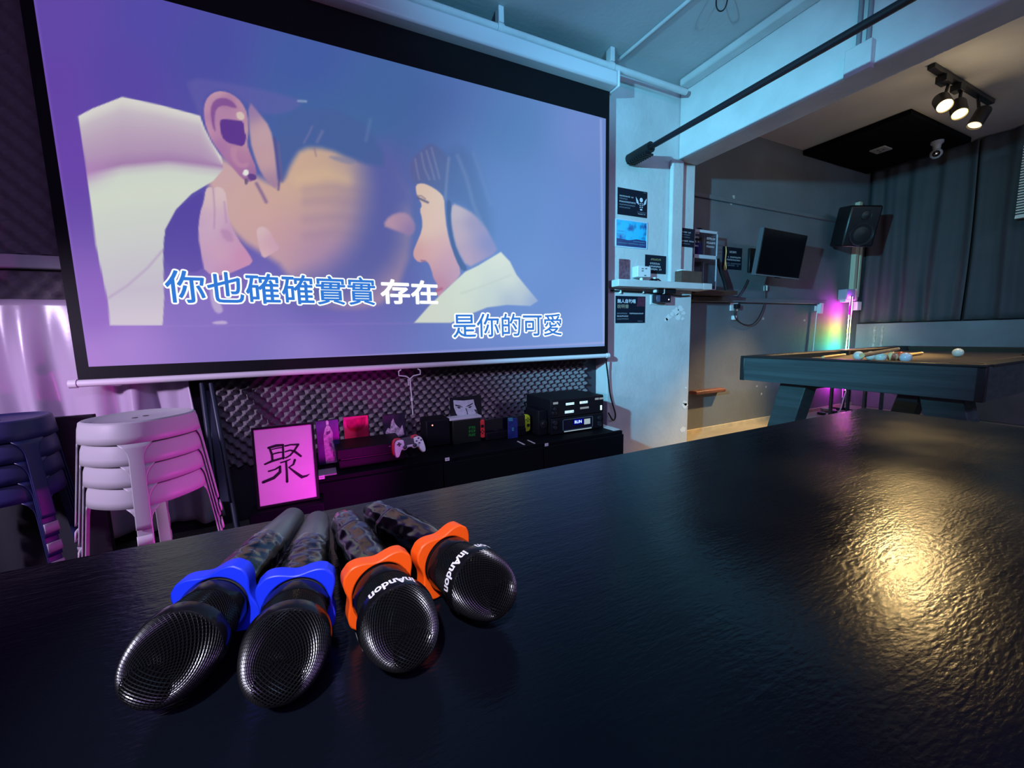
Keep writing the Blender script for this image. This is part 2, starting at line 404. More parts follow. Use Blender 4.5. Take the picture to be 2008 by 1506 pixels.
lay([(399, 225), (402, 198), (416, 182), (436, 178), (456, 185), (474, 200), (486, 225), (487, 258), (484, 282), (492, 305), (503, 330), (502, 352), (488, 358), (474, 350), (455, 328), (436, 305), (416, 278), (405, 252)], None, 3, 1, 1,
    [((404, 215), (240, 196, 196)), ((430, 181), (240, 198, 192)), ((470, 200), (210, 160, 180)), ((405, 250), (226, 170, 190)), ((430, 290), (176, 120, 180)), ((460, 325), (180, 120, 172)), ((490, 345), (160, 110, 170)), ((484, 270), (214, 176, 178)), ((480, 310), (196, 140, 172)), ((412, 225), (150, 92, 168)), ((440, 200), (140, 84, 160)), ((425, 215), (204, 156, 186)), ((438, 222), (200, 150, 184))])
lay([(412, 214), (420, 196), (438, 191), (456, 198), (466, 212), (458, 212), (440, 206), (424, 212), (420, 235), (424, 262), (416, 248)], (128, 74, 154), 4, 0.75)
lay([(430, 236), (440, 233), (462, 236), (478, 238), (479, 258), (484, 268), (478, 288), (462, 284), (446, 280), (434, 268)], (98, 58, 152), 3, 1.0)
lay([(462, 222), (472, 218), (480, 226), (478, 236), (466, 234)], (236, 216, 200), 3, 0.9)
lay([(452, 286), (468, 292), (462, 300), (470, 322), (490, 318), (484, 330), (466, 328), (452, 310)], (208, 152, 180), 5, 0.6)
stroke([(503, 360), (514, 380), (522, 396)], 5, (116, 92, 150), 6, 0.85)
lay([(485, 340), (502, 342), (504, 353), (488, 354)], (92, 62, 140), 3, 0.9)
lay([(476, 338), (480, 332), (486, 333), (488, 340), (484, 345), (477, 344)], (250, 250, 244), 2.5, 1.0)
lay([(479, 350), (486, 350), (486, 362), (480, 362)], (110, 92, 126), 2.5, 0.9)
lay([(345, 470), (335, 440), (352, 408), (378, 386), (402, 374), (392, 410), (386, 460), (394, 505), (400, 532), (340, 535), (322, 500), (322, 455)], (88, 76, 176), 5, 1.0)
lay([(403, 372), (410, 366), (418, 370), (424, 366), (436, 368), (444, 382), (448, 430), (466, 468), (490, 500), (497, 516), (470, 528), (436, 542), (402, 535), (396, 505), (388, 460), (392, 418), (400, 395)], None, 3, 1, 1,
    [((408, 380), (232, 204, 204)), ((430, 380), (234, 208, 206)), ((400, 440), (214, 180, 210)), ((425, 440), (226, 196, 214)), ((445, 450), (206, 160, 200)), ((430, 500), (222, 178, 200)), ((475, 508), (216, 150, 190)), ((410, 520), (206, 166, 206)), ((440, 535), (206, 150, 190))])
stroke([(418, 370), (421, 410), (420, 448)], 2.5, (186, 146, 186), 4, 0.8)
stroke([(440, 396), (444, 436)], 2.5, (188, 140, 186), 4, 0.7)
lay([(430, 448), (452, 452), (460, 476), (440, 472)], (190, 140, 186), 8, 0.6)
lay([(502, 452), (510, 444), (522, 446), (532, 458), (540, 474), (550, 488), (530, 499), (516, 508), (508, 486)], None, 3, 1, 1, [((512, 455), (236, 210, 206)), ((528, 470), (214, 168, 186)), ((520, 500), (234, 196, 196)), ((545, 488), (216, 170, 196))])
lay([(410, 560), (425, 580), (435, 600), (438, 612), (425, 616), (414, 598)], (206, 190, 222), 6, 0.8)
lay([(416, 631), (442, 628), (448, 636), (418, 636)], (214, 196, 226), 4, 0.8)
stroke([(322, 640), (500, 637), (812, 634)], 2, (150, 128, 208), 4, 0.5)
stroke([(596, 280), (606, 262), (612, 248)], 3, (130, 130, 180), 5, 0.7); stroke([(622, 278), (632, 258)], 5, (126, 132, 180), 6, 0.7); stroke([(616, 290), (620, 306)], 2.5, (150, 120, 140), 4, 0.7)
lay([(640, 306), (670, 306), (698, 312), (694, 324), (664, 318)], (136, 138, 172), 8, 0.7)
stroke([(585, 198), (600, 199)], 4, (160, 180, 214), 4, 0.9)
stroke([(726, 235), (718, 275)], 5, (110, 140, 186), 8, 0.5)
lay([(752, 442), (764, 424), (790, 416), (806, 426), (815, 446), (806, 462), (790, 456), (768, 448)], None, 10, 0.95, 1, [((765, 438), (206, 166, 184)), ((785, 428), (186, 150, 178)), ((805, 450), (146, 120, 176))])
lay([(752, 442), (764, 424), (790, 416), (806, 426), (815, 446), (806, 462), (790, 456), (768, 448)], None, 10, 0.85, 1, [((765, 438), (206, 166, 184)), ((785, 428), (186, 150, 178)), ((805, 450), (146, 120, 176))])
# woman: hair, face, ear, collar
lay([(866, 300), (905, 285), (930, 310), (950, 370), (965, 440), (960, 480), (930, 430), (906, 400), (884, 396), (872, 386)], (76, 98, 164), 34, 0.85)
lay([(803, 324), (811, 308), (828, 292), (844, 279), (866, 292), (882, 312), (878, 350), (872, 386), (860, 373), (842, 363), (824, 359), (811, 360), (806, 345)], None, 10, 0.9, 1,
    [((812, 330), (96, 100, 158)), ((840, 330), (90, 96, 152)), ((870, 330), (84, 100, 160)), ((900, 330), (68, 92, 158)), ((930, 380), (80, 104, 172)), ((955, 450), (108, 118, 190))])
for pts in ([(826, 300), (832, 330), (842, 352)], [(814, 312), (818, 335), (822, 352)], [(846, 290), (854, 320), (862, 350)], [(836, 296), (846, 330), (852, 352)]):
    stroke(pts, 2.5, (146, 148, 182), 4, 0.6)
lay([(815, 362), (828, 359), (842, 364), (860, 375), (871, 388), (872, 412), (876, 451), (886, 490), (906, 533), (893, 552), (872, 568), (862, 584), (855, 576), (858, 558), (850, 546), (846, 529), (840, 515), (834, 512), (821, 515), (811, 505), (810, 494), (815, 481), (828, 451), (828, 429), (823, 412), (828, 402), (820, 388), (816, 378)], None, 3, 1, 1,
    [((822, 372), (236, 204, 180)), ((850, 385), (238, 208, 186)), ((850, 430), (238, 204, 184)), ((835, 450), (240, 208, 186)), ((818, 495), (222, 168, 166)), ((850, 490), (230, 180, 180)), ((880, 510), (212, 162, 182)), ((865, 560), (202, 136, 164)), ((890, 540), (200, 156, 186))])
stroke([(820, 388), (830, 393), (839, 397)], 4, (86, 80, 120), 3, 0.9); stroke([(818, 384), (826, 384), (834, 390)], 2, (120, 96, 116), 3, 0.8)
stroke([(826, 511), (834, 512)], 3, (150, 96, 130), 3, 0.8); stroke([(856, 570), (866, 566)], 5, (186, 84, 120), 4, 0.8)
lay([(886, 398), (906, 406), (929, 419), (951, 442), (968, 474), (977, 494), (942, 513), (917, 526), (896, 490), (888, 458), (883, 425)], None, 8, 0.95, 1,
    [((893, 415), (214, 194, 196)), ((900, 460), (216, 184, 190)), ((915, 505), (210, 170, 186)), ((930, 440), (160, 140, 184)), ((955, 480), (126, 122, 192)), ((935, 500), (176, 144, 184))])
lay([(876, 390), (886, 396), (883, 430), (890, 475), (904, 508), (918, 528), (907, 533), (894, 510), (882, 470), (876, 430)], (64, 78, 144), 4, 1.0)
stroke([(880, 310), (876, 350), (873, 390)], 4, (140, 150, 190), 6, 0.6)
stroke([(897, 305), (915, 350), (928, 400), (945, 440)], 5, (120, 136, 188), 8, 0.6)
stroke([(928, 300), (945, 350), (962, 400)], 4, (112, 134, 194), 9, 0.5)
lay([(982, 494), (1000, 513), (1013, 539), (1030, 560), (1055, 590), (1040, 600), (994, 598), (955, 603), (925, 615), (884, 633), (812, 633), (843, 598), (872, 570), (912, 533), (937, 521)], None, 4, 1, 0,
    [((980, 505), (234, 238, 216)), ((920, 545), (230, 238, 216)), ((1000, 550), (228, 234, 214)), ((1045, 590), (150, 160, 208)), ((1020, 575), (204, 212, 210)), ((900, 590), (226, 236, 214)), ((850, 618), (228, 236, 220)), ((960, 585), (214, 224, 212)), ((1000, 590), (176, 186, 208))])
stroke([(905, 575), (950, 560), (1000, 540)], 2.5, (204, 212, 196), 5, 0.7)
stroke([(1178, 235), (1184, 672)], 2, (190, 200, 244), 5, 0.7); stroke([(1184, 672), (600, 704), (178, 724)], 2, (200, 186, 244), 5, 0.7); stroke([(66, -10), (176, 722)], 2, (160, 120, 220), 5, 0.6)
lin = np.where(IMG / 255 <= 0.04045, IMG / 255 / 12.92, ((IMG / 255 + 0.055) / 1.055) ** 2.4)
lin = np.clip(lin, 0, 1)
me = bpy.data.meshes.new('projected_picture')
VS = [(x, YS - 0.0005, z) for x, z in zip(GX.ravel(), GZ.ravel())]
W_ = NU + 1
me.from_pydata([tuple(INV[scr.name] @ Vector(v)) for v in VS], [], [(j * W_ + i, j * W_ + i + 1, (j + 1) * W_ + i + 1, (j + 1) * W_ + i) for j in range(NV) for i in range(NU)])
ca = me.color_attributes.new('picture', 'FLOAT_COLOR', 'POINT')
ca.data.foreach_set('color', np.concatenate([lin, np.ones((len(lin), 1))], 1).astype(np.float32).ravel())
m = bpy.data.materials.new('projected_picture'); m.use_nodes = True
nt = m.node_tree; at = nt.nodes.new('ShaderNodeAttribute'); at.attribute_name = 'picture'
pb = nt.nodes['Principled BSDF']; pb.inputs['Base Color'].default_value = (0.12, 0.12, 0.12, 1); pb.inputs['Roughness'].default_value = 0.9; pb.inputs['Specular IOR Level'].default_value = 0.0
nt.links.new(at.outputs['Color'], pb.inputs['Emission Color']); pb.inputs['Emission Strength'].default_value = SCREEN_GAIN
me.materials.append(m)
o = bpy.data.objects.new('projected_picture', me); COL.objects.link(o); o.parent = scr; o['label'] = 'lit picture of a couple embracing, blue and purple'
# karaoke lyrics
def lyric(body, pxa, pxb, fill, outl, name, cut=None):
    a = onY(*pxa, YS); bq = onY(*pxb, YS)
    fn1 = lambda x, z: Vector((x, YS - .0040, z)); fn0 = lambda x, z: Vector((x, YS - .0020, z))
    n = len(body); w = (bq.x - a.x) / n; hh = a.z - bq.z
    v2, f2 = text_geo(body, 1.0, 0.0)
    x0 = min(v.x for v in v2); x1 = max(v.x for v in v2); z0 = min(v.y for v in v2); z1 = max(v.y for v in v2)
    k_ = (bq.x - a.x) / (x1 - x0)
    mp = lambda v, fn: fn(a.x + (v.x - x0) / (x1 - x0) * (bq.x - a.x), bq.z + (v.y - z0) / (z1 - z0) * hh)
    def fat(rad, fn, n, dy):
        om = MB()
        for t in range(n):
            dx, dz = rad * k_ * math.cos(2 * t * math.pi / n), rad * k_ * math.sin(2 * t * math.pi / n)
            om.add([mp(v, fn) + Vector((dx, -dy * t, dz)) for v in v2], f2)
        return om
    ob = fat(outl, fn0, 14, .00002).build(name + '_outline', M_LYR_W, scr, smooth=False, fix=False)
    md = fat(fill, fn1, 8, .00002).build(name, M_LYR_B if cut is None else cut, scr, smooth=False, fix=False)
M_LYR_W = glow('lyric_white', (0.93, 1.0, 0.95), 1.15); M_LYR_B = glow('lyric_blue', srgb(52, 122, 214), 1.0)
lyric('你也確確實實', (321, 529), (737, 598), 0.012, 0.058, 'sung_lyric')
lyric('存在', (746, 548), (858, 596), 0.016, 0.026, 'unsung_lyric', M_LYR_W)
lyric('是你的可愛', (887, 615), (1101, 657), 0.008, 0.066, 'next_lyric')
# ================================================================== FOAM, CURTAIN, LEFT CORNER
m_foam = mat('acoustic_foam', (0.22, 0.20, 0.22), 0.85, spec=0.2)
def foam(x0, x1, z0, z1, px, pz, amp, label, y=2.398):
    def fn(u, v):
        x = x0 + u * (x1 - x0); z = z0 + v * (z1 - z0)
        c = math.cos(2 * math.pi * x / px) * math.cos(2 * math.pi * z / pz)
        return Vector((x, y - 0.003 - amp * (1 + c), z))
    mb = MB().grid(fn, int((x1 - x0) / px * 8), int((z1 - z0) / pz * 8))
    # solid backing
    mb.box((x0, y - 0.0025, z0), (x1, y, z1))
    o = mb.build('acoustic_foam_panel', m_foam)
    return tag(o, label, 'foam panel', 'egg-crate foam on the back wall')
foam(-0.50, 1.745, 0.30, 1.02, 0.052, 0.054, 0.025, 'dark egg-crate foam panel below the projection screen behind the game consoles')
foam(-1.75, -0.70, 1.296, 2.60, 0.072, 0.078, 0.017, 'tall dark egg-crate foam panel left of the screen above the white rail')
foam(-1.75, -0.70, 1.112, 1.230, 0.072, 0.078, 0.017, 'narrow dark egg-crate foam strip left of the screen under the white rail')
struct('trim_foam_rail', MB().box((-1.75, 2.345, 1.236), (-0.70, 2.398, 1.290)), m_white, bev=0.006)
# satin curtain
def cur(u, v):
    z = 1.108 - v * 1.03
    xr = -0.535 + 0.12 * max(0, v - .36); x = -1.75 + u * (xr + 1.75)
    a = 0.004 + 0.052 * min(1, v * 1.6)
    f = math.sin(x * 34 + 1.2 * math.sin(x * 7)) * .6 + math.sin(x * 61 + 2) * .3 + .25 * math.sin(x * 15 + v * 2.0)
    return Vector((x, 2.300 - a * f + 0.01 * math.sin(v * 9 + x * 3), z))
o = MB().grid(cur, 190, 40).build('curtain', mat('satin', (0.52, 0.42, 0.56), 0.30, spec=0.9, bump=0.1, bscale=12))
o.modifiers.new('thickness', 'SOLIDIFY').thickness = 0.003
tag(o, 'lavender satin curtain hanging in folds behind the stacked stools', 'curtain')

# stacking stools
def se(th, n=2.5):
    return (abs(math.cos(th)) ** n + abs(math.sin(th)) ** n) ** (-1.0 / n)
SH = 0.36; LEGW = R(6.5)
def shell(th, d):   # corner legs at 45 deg; d = depth below the seat
    base = 0.127 * se(th) * (1 + 0.02) + 0.0
    q = ((th + math.pi / 4) % (math.pi / 2)) - 0.0
    return base + 0.115 * d
def stool_meshes(mat_s, tipm):
    seat = MB(); legs = []
    N = 96
    # seat: rim, recessed round disc and apron
    prof = [(0.0, -0.006), (0.2, -0.006), (0.80, -0.006), (0.86, -0.001), (0.95, 0.0), (0.99, -0.004), (1.0, -0.012)]
    vs = []; fs = []
    rings = []
    for pr, pz in prof[1:]:
        rings.append([Vector((shell(2 * math.pi * k / N, 0) * pr * math.cos(2 * math.pi * k / N) if pr > .9 else 0.140 * pr * math.cos(2 * math.pi * k / N),
                              shell(2 * math.pi * k / N, 0) * pr * math.sin(2 * math.pi * k / N) if pr > .9 else 0.140 * pr * math.sin(2 * math.pi * k / N), SH + pz)) for k in range(N)])
    def low(th):
        a = abs(((th - math.pi / 4 + math.pi / 4) % (math.pi / 2)) - math.pi / 4)   # angle from leg axis at 45 deg
        g = math.pi / 4 - LEGW
        if a < LEGW: return 0.062
        t = (a - LEGW) / 0.16
        return 0.062
    for d in (0.022, 0.042, 0.062):
        rings.append([Vector((shell(2 * math.pi * k / N, d) * math.cos(2 * math.pi * k / N), shell(2 * math.pi * k / N, d) * math.sin(2 * math.pi * k / N), SH - d)) for k in range(N)])
    vs = [Vector((0, 0, SH - .006))]; fs = []
    for r_ in rings: vs += r_
    for k in range(N): fs.append((0, 1 + k, 1 + (k + 1) % N))
    for i in range(len(rings) - 1):
        for k in range(N):
            k2 = (k + 1) % N; fs.append((1 + i * N + k, 1 + (i + 1) * N + k, 1 + (i + 1) * N + k2, 1 + i * N + k2))
    seat.add(vs, fs)
    for hx_ in (-.018, .018): pass
    # legs: curved corner plates whose tops flare into the apron with rounded inner corners
    for q in range(4):
        c = math.pi / 4 + q * math.pi / 2; lg = MB(); tip = MB()
        def col(mb, d0, d1, nd, nt=14):
            vs = []
            for i in range(nd + 1):
                d = d0 + (d1 - d0) * i / nd
                fl = 0.16 * max(0.0, 1 - (d - 0.062) / 0.05) ** 2.4 if d < 0.112 else 0.0
                hw = LEGW * (1 - 0.12 * (d / SH)) + fl
                for j in range(nt + 1):
                    th = c - hw + 2 * hw * j / nt
                    r_ = shell(th, d); vs.append(Vector((r_ * math.cos(th), r_ * math.sin(th), SH - d)))
            w = nt + 1
            mb.add(vs, [(i * w + j, (i + 1) * w + j, (i + 1) * w + j + 1, i * w + j + 1) for i in range(nd) for j in range(nt)])
        col(lg, 0.0621, 0.312, 18); col(tip, 0.330, 0.360, 2)
        legs.append((lg, tip))
    return seat, legs
def stool(label, group, ms, mt):
    r_ = empty('stacking_stool', label, 'stool', (0, 0, 0), group=group)
    seat, legs = stool_meshes(ms, mt)
    so = seat.build('seat', ms, r_, local=True)
    sm = so.modifiers.new('thickness', 'SOLIDIFY'); sm.thickness = 0.0035; sm.offset = -1
    hole = MB()
    for hx_ in (-.016, .016): hole.lathe([(0.0075, 0), (0.0075, .0012)], 12, Matrix.Translation((hx_, 0, SH - .0062)))
    hole.build('seat_hole', mat('hole_black', (0.02, 0.02, 0.02), 0.8), so, local=True)
    for lg, tp in legs:
        lo = lg.build('leg', ms, r_, local=True)
        sm = lo.modifiers.new('thickness', 'SOLIDIFY'); sm.thickness = 0.0035; sm.offset = -1
        to = tp.build('foot_tip', mt, lo, local=True)
        sm = to.modifiers.new('thickness', 'SOLIDIFY'); sm.thickness = 0.0035; sm.offset = -1
    return r_
m_stool = mat('white_plastic', (0.46, 0.45, 0.47), 0.45)
m_tip = mat('foot_plastic', (0.66, 0.62, 0.64), 0.5)
G1 = 'nested white stools beside the curtain'
names = ['white plastic stool on top of the stack beside the curtain, its round seat showing', 'second white stool from the top of the stack beside the curtain', 'third white stool from the top of the stack beside the curtain', 'lowest white stool of the stack beside the curtain, its open arch showing']
ST = (-0.515, 1.64); ZT = 0.70; STEP = 0.064
s0 = stool(names[0], G1, m_stool, m_tip)
face = math.degrees(math.atan2(-ST[1], -ST[0]))      # towards the middle of the room
def put(o, c, k, rot0, ztop): o.matrix_world = Matrix.Translation((c[0], c[1], ztop - SH - STEP * k)) @ Matrix.Rotation(R(rot0), 4, 'Z')
put(s0, ST, 0, face - 45 - 8, ZT)
for k in range(1, 4):
    c_ = copy_tree(s0); c_['label'] = names[k]; put(c_, ST, k, face - 45 - 8, ZT)
m_navy = mat('navy_plastic', (0.015, 0.017, 0.09), 0.45)
G2 = 'nested navy stools at the left edge'
n2 = ['topmost navy plastic stool of the dark stack at the left edge', 'second navy stool from the top of the dark stack at the left edge', 'third navy stool from the top of the dark stack at the left edge', 'lowest navy stool of the dark stack at the left edge']
SN = tuple(onZ(-22, 822, 0.70))[:2]
q0 = stool(n2[0], G2, m_navy, mat('foot_grey', (0.3, 0.28, 0.33), 0.5))
put(q0, SN, 0, 10, ZT)
for k in range(1, 4):
    c_ = copy_tree(q0); c_['label'] = n2[k]; put(c_, SN, k, 10, ZT)
zb = ZT - SH - 3 * STEP - .001
m_blackbox = mat('black_laminate', (0.006, 0.006, 0.008), 0.4, spec=0.35)
o = MB().box((-1.40, 1.10, 0.0), (-0.28, 1.90, zb)).build('low_platform', m_blackbox, bev=0.01); tag(o, 'low black platform under the stool stacks', 'platform')
o = MB().grid(lambda u, v: Vector((-1.30 + u * .52, 2.03 + .015 * math.sin(u * 20), 0.655 - .65 * v + .01 * math.sin(u * 9))), 30, 12)
o = o.box((-1.28, 2.06, 0), (-0.84, 2.23, 0.64)).build('storage_box', mat('dark_cloth', (0.008, 0.008, 0.014), 0.9)); tag(o, 'dark cloth-covered storage box between the two stool stacks', 'box')
# folded black chair leaning on the wall right of the stools
fc = empty('folding_chair', 'dark folded chair leaning against the wall right of the white stools', 'folding chair', (-0.30, 2.0, 0.0))
m_fold = mat('dark_steel', (0.02, 0.028, 0.05), 0.4, metal=0.3)
def lp(px, py, y): return onY(px, py, y)
for a, b_ in (((396, 752), (432, 1030)), ((414, 752), (466, 1040))):
    A = lp(*a, 2.24); B = lp(*b_, 1.98); B2 = A + (B - A) * ((A.z - 0.012) / (A.z - B.z)); MB().tube([A, B2], 0.011, 10).build('tube_leg', m_fold, fc)
A = lp(400, 765, 2.235); B = lp(412, 765, 2.235); c1 = lp(452, 985, 1.995); c2 = lp(432, 985, 1.995)
mb = MB(); mb.add([A, B, c1, c2, A + Vector((0, .02, 0)), B + Vector((0, .02, 0)), c1 + Vector((0, .02, 0)), c2 + Vector((0, .02, 0))], [(0, 1, 2, 3), (7, 6, 5, 4), (0, 4, 5, 1), (1, 5, 6, 2), (2, 6, 7, 3), (3, 7, 4, 0)])
mb.build('seat_panel', m_fold, fc, bev=0.004)

# ================================================================== NEAR TABLE
TT = 0.705
tb = empty('table', 'large black-painted wooden table with a brushed glossy top carrying the microphones', 'table', (0.0, -0.1, 0.0))
mt = bpy.data.materials.new('brushed_black_paint'); mt.use_nodes = True
nt = mt.node_tree; N_ = nt.nodes; L_ = nt.links; pb = N_['Principled BSDF']
pb.inputs['Base Color'].default_value = (0.0035, 0.005, 0.009, 1); pb.inputs['Specular IOR Level'].default_value = 0.24; pb.inputs['Specular Tint'].default_value = (0.80, 0.86, 1.0, 1)
tc = N_.new('ShaderNodeTexCoord')
def nz(scale, st, det=5, rz=0):
    mp = N_.new('ShaderNodeMapping'); mp.inputs['Scale'].default_value = st; mp.inputs['Rotation'].default_value = (0, 0, rz)
    n = N_.new('ShaderNodeTexNoise'); n.inputs['Scale'].default_value = scale; n.inputs['Detail'].default_value = det
    L_.new(tc.outputs['Object'], mp.inputs[0]); L_.new(mp.outputs[0], n.inputs['Vector']); return n
a_ = nz(50, (0.18, 1.6, 1), 7, R(12)); b_ = nz(230, (0.5, 1.5, 1), 4, R(-20)); c_ = nz(5, (1, 1, 1), 3)
ad = N_.new('ShaderNodeMath'); ad.operation = 'MULTIPLY_ADD'; ad.inputs[1].default_value = 0.7
L_.new(b_.outputs['Fac'], ad.inputs[0]); L_.new(a_.outputs['Fac'], ad.inputs[2])
bp = N_.new('ShaderNodeBump'); bp.inputs['Strength'].default_value = 0.19; bp.inputs['Distance'].default_value = 0.002
L_.new(ad.outputs[0], bp.inputs['Height']); L_.new(bp.outputs[0], pb.inputs['Normal'])
mr = N_.new('ShaderNodeMapRange'); mr.inputs[1].default_value = .35; mr.inputs[2].default_value = .65; mr.inputs[3].default_value = 0.13; mr.inputs[4].default_value = 0.22
L_.new(c_.outputs['Fac'], mr.inputs[0]); L_.new(mr.outputs[0], pb.inputs['Roughness'])
MB().box((-1.5, -0.75, TT - 0.04), (1.345, 0.556, TT)).build('tabletop', mt, tb, bev=0.003)
MB().box((-1.35, -0.62, TT - 0.12), (1.20, 0.42, TT - 0.04)).build('apron', m_blackbox, tb)
for x in (-1.33, 1.12):
    for y in (-0.6, 0.34):
        MB().box((x, y, 0), (x + .07, y + .07, TT - .04)).build('leg', m_blackbox, tb, bev=0.004)

# ================================================================== MICROPHONES
m_wire = mat('grille_wire', (0.03, 0.03, 0.034), 0.25, metal=0.8)
m_in = mat('grille_inside', (0.002, 0.002, 0.003), 0.95, spec=0.05)
m_hand = mat('mic_body_black', (0.012, 0.012, 0.015), 0.33, spec=0.6)
m_gun = mat('mic_body_graphite', (0.20, 0.21, 0.21), 0.36, metal=0.75)
m_band = mat('mic_band', (0.02, 0.02, 0.025), 0.18, metal=0.7)
m_blue = mat('blue_silicone', (0.008, 0.035, 0.80), 0.45); m_oran = mat('orange_silicone', (0.95, 0.10, 0.004), 0.45)
m_letter = mat('white_lettering', (0.85, 0.85, 0.9), 0.5, emit=(0.8, 0.8, 1.0), estr=0.0)
mw = bpy.data.materials.new('clear_wrap'); mw.use_nodes = True
nt = mw.node_tree; nt.nodes.clear()
tr = nt.nodes.new('ShaderNodeBsdfTransparent'); gl = nt.nodes.new('ShaderNodeBsdfGlossy'); gl.inputs['Roughness'].default_value = 0.12; gl.inputs['Color'].default_value = (0.9, 0.9, 0.92, 1)
mx = nt.nodes.new('ShaderNodeMixShader'); fr = nt.nodes.new('ShaderNodeFresnel'); fr.inputs['IOR'].default_value = 1.8; ou = nt.nodes.new('ShaderNodeOutputMaterial')
nt.links.new(fr.outputs[0], mx.inputs[0]); nt.links.new(tr.outputs[0], mx.inputs[1]); nt.links.new(gl.outputs[0], mx.inputs[2]); nt.links.new(mx.outputs[0], ou.inputs[0])
# profile of the wire grille along the axis (z from its base)
def gprof(t):
    # 0..1 -> (r, z): straight flare, band, rounded dome
    if t < 0.36: u = t / .36; return (0.0200 + 0.0045 * u, 0.026 * u)
    u = (t - 0.36) / .64; a = u * math.pi / 2 * 0.985
    return (0.0247 * math.cos(a) ** 0.72, 0.026 + 0.036 * math.sin(a))
def wire_mesh():
    mb = MB(); NJ = 50; NI = 46
    vs = []
    for i in range(NI + 1):
        r_, z = gprof(i / NI * 0.86)
        for j in range(NJ):
            th = 2 * math.pi * (j + .5 * (i % 2)) / NJ; vs.append(Vector((r_ * math.cos(th), r_ * math.sin(th), z)))
    fs = []
    for i in range(NI - 1):
        for j in range(NJ):
            k = j if i % 2 else (j - 1) % NJ
            fs.append((i * NJ + j, (i + 1) * NJ + (k + 1) % NJ, (i + 2) * NJ + j, (i + 1) * NJ + k))
    mb.add(vs, fs)
    # woven cap closing the dome
    rc = gprof(0.85)[0]; tab = [gprof(0.80 + .2 * k / 80) for k in range(81)]
    def zof(r_):
        for k in range(80):
            if tab[k][0] >= r_ >= tab[k + 1][0]:
                return tab[k][1] + (tab[k + 1][1] - tab[k][1]) * (tab[k][0] - r_) / max(1e-9, tab[k][0] - tab[k + 1][0])
        return tab[-1][1]
    st_ = .0029; n_ = int(rc / st_) + 2; idx = {}; cv = []; cf = []
    def vid(i, j):
        x = (i + j) * st_ * .5; y = (i - j) * st_ * .5
        if math.hypot(x, y) > rc + .001: return None
        if (i, j) not in idx:
            idx[(i, j)] = len(cv); cv.append(Vector((x, y, zof(math.hypot(x, y)))))
        return idx[(i, j)]
    for i in range(-2 * n_, 2 * n_):
        for j in range(-2 * n_, 2 * n_):
            q4 = [vid(i, j), vid(i + 1, j), vid(i + 1, j + 1), vid(i, j + 1)]
            if None not in q4: cf.append(tuple(q4))
    mb.add(cv, cf); return mb
def ring_mesh():
    mb = MB(); n = 128; out = []; inn = []
    for k in range(n):
        th = 2 * math.pi * k / n
        q = ((th + math.pi / 4) % (math.pi / 2)) - math.pi / 4
        r_ = 0.0274 + 0.0042 * math.cos(4 * q)
        r_ = min(r_, 0.0312 / max(.5, math.cos(q)))
        out.append((r_ * math.cos(th), r_ * math.sin(th))); inn.append((0.0197 * math.cos(th), 0.0197 * math.sin(th)))
    vs = [Vector((x, y, 0)) for x, y in out] + [Vector((x, y, 0)) for x, y in inn] + [Vector((x, y, .013)) for x, y in out] + [Vector((x * 1.06, y * 1.06, .013)) for x, y in inn]
    fs = []
    for k in range(n):
        j = (k + 1) % n
        fs += [(k, n + k, n + j, j), (2 * n + k, 2 * n + j, 3 * n + j, 3 * n + k), (k, j, 2 * n + j, 2 * n + k), (n + k, 3 * n + k, 3 * n + j, n + j)]
    return mb.add(vs, fs)
L0 = 0.160                      # tail to ring
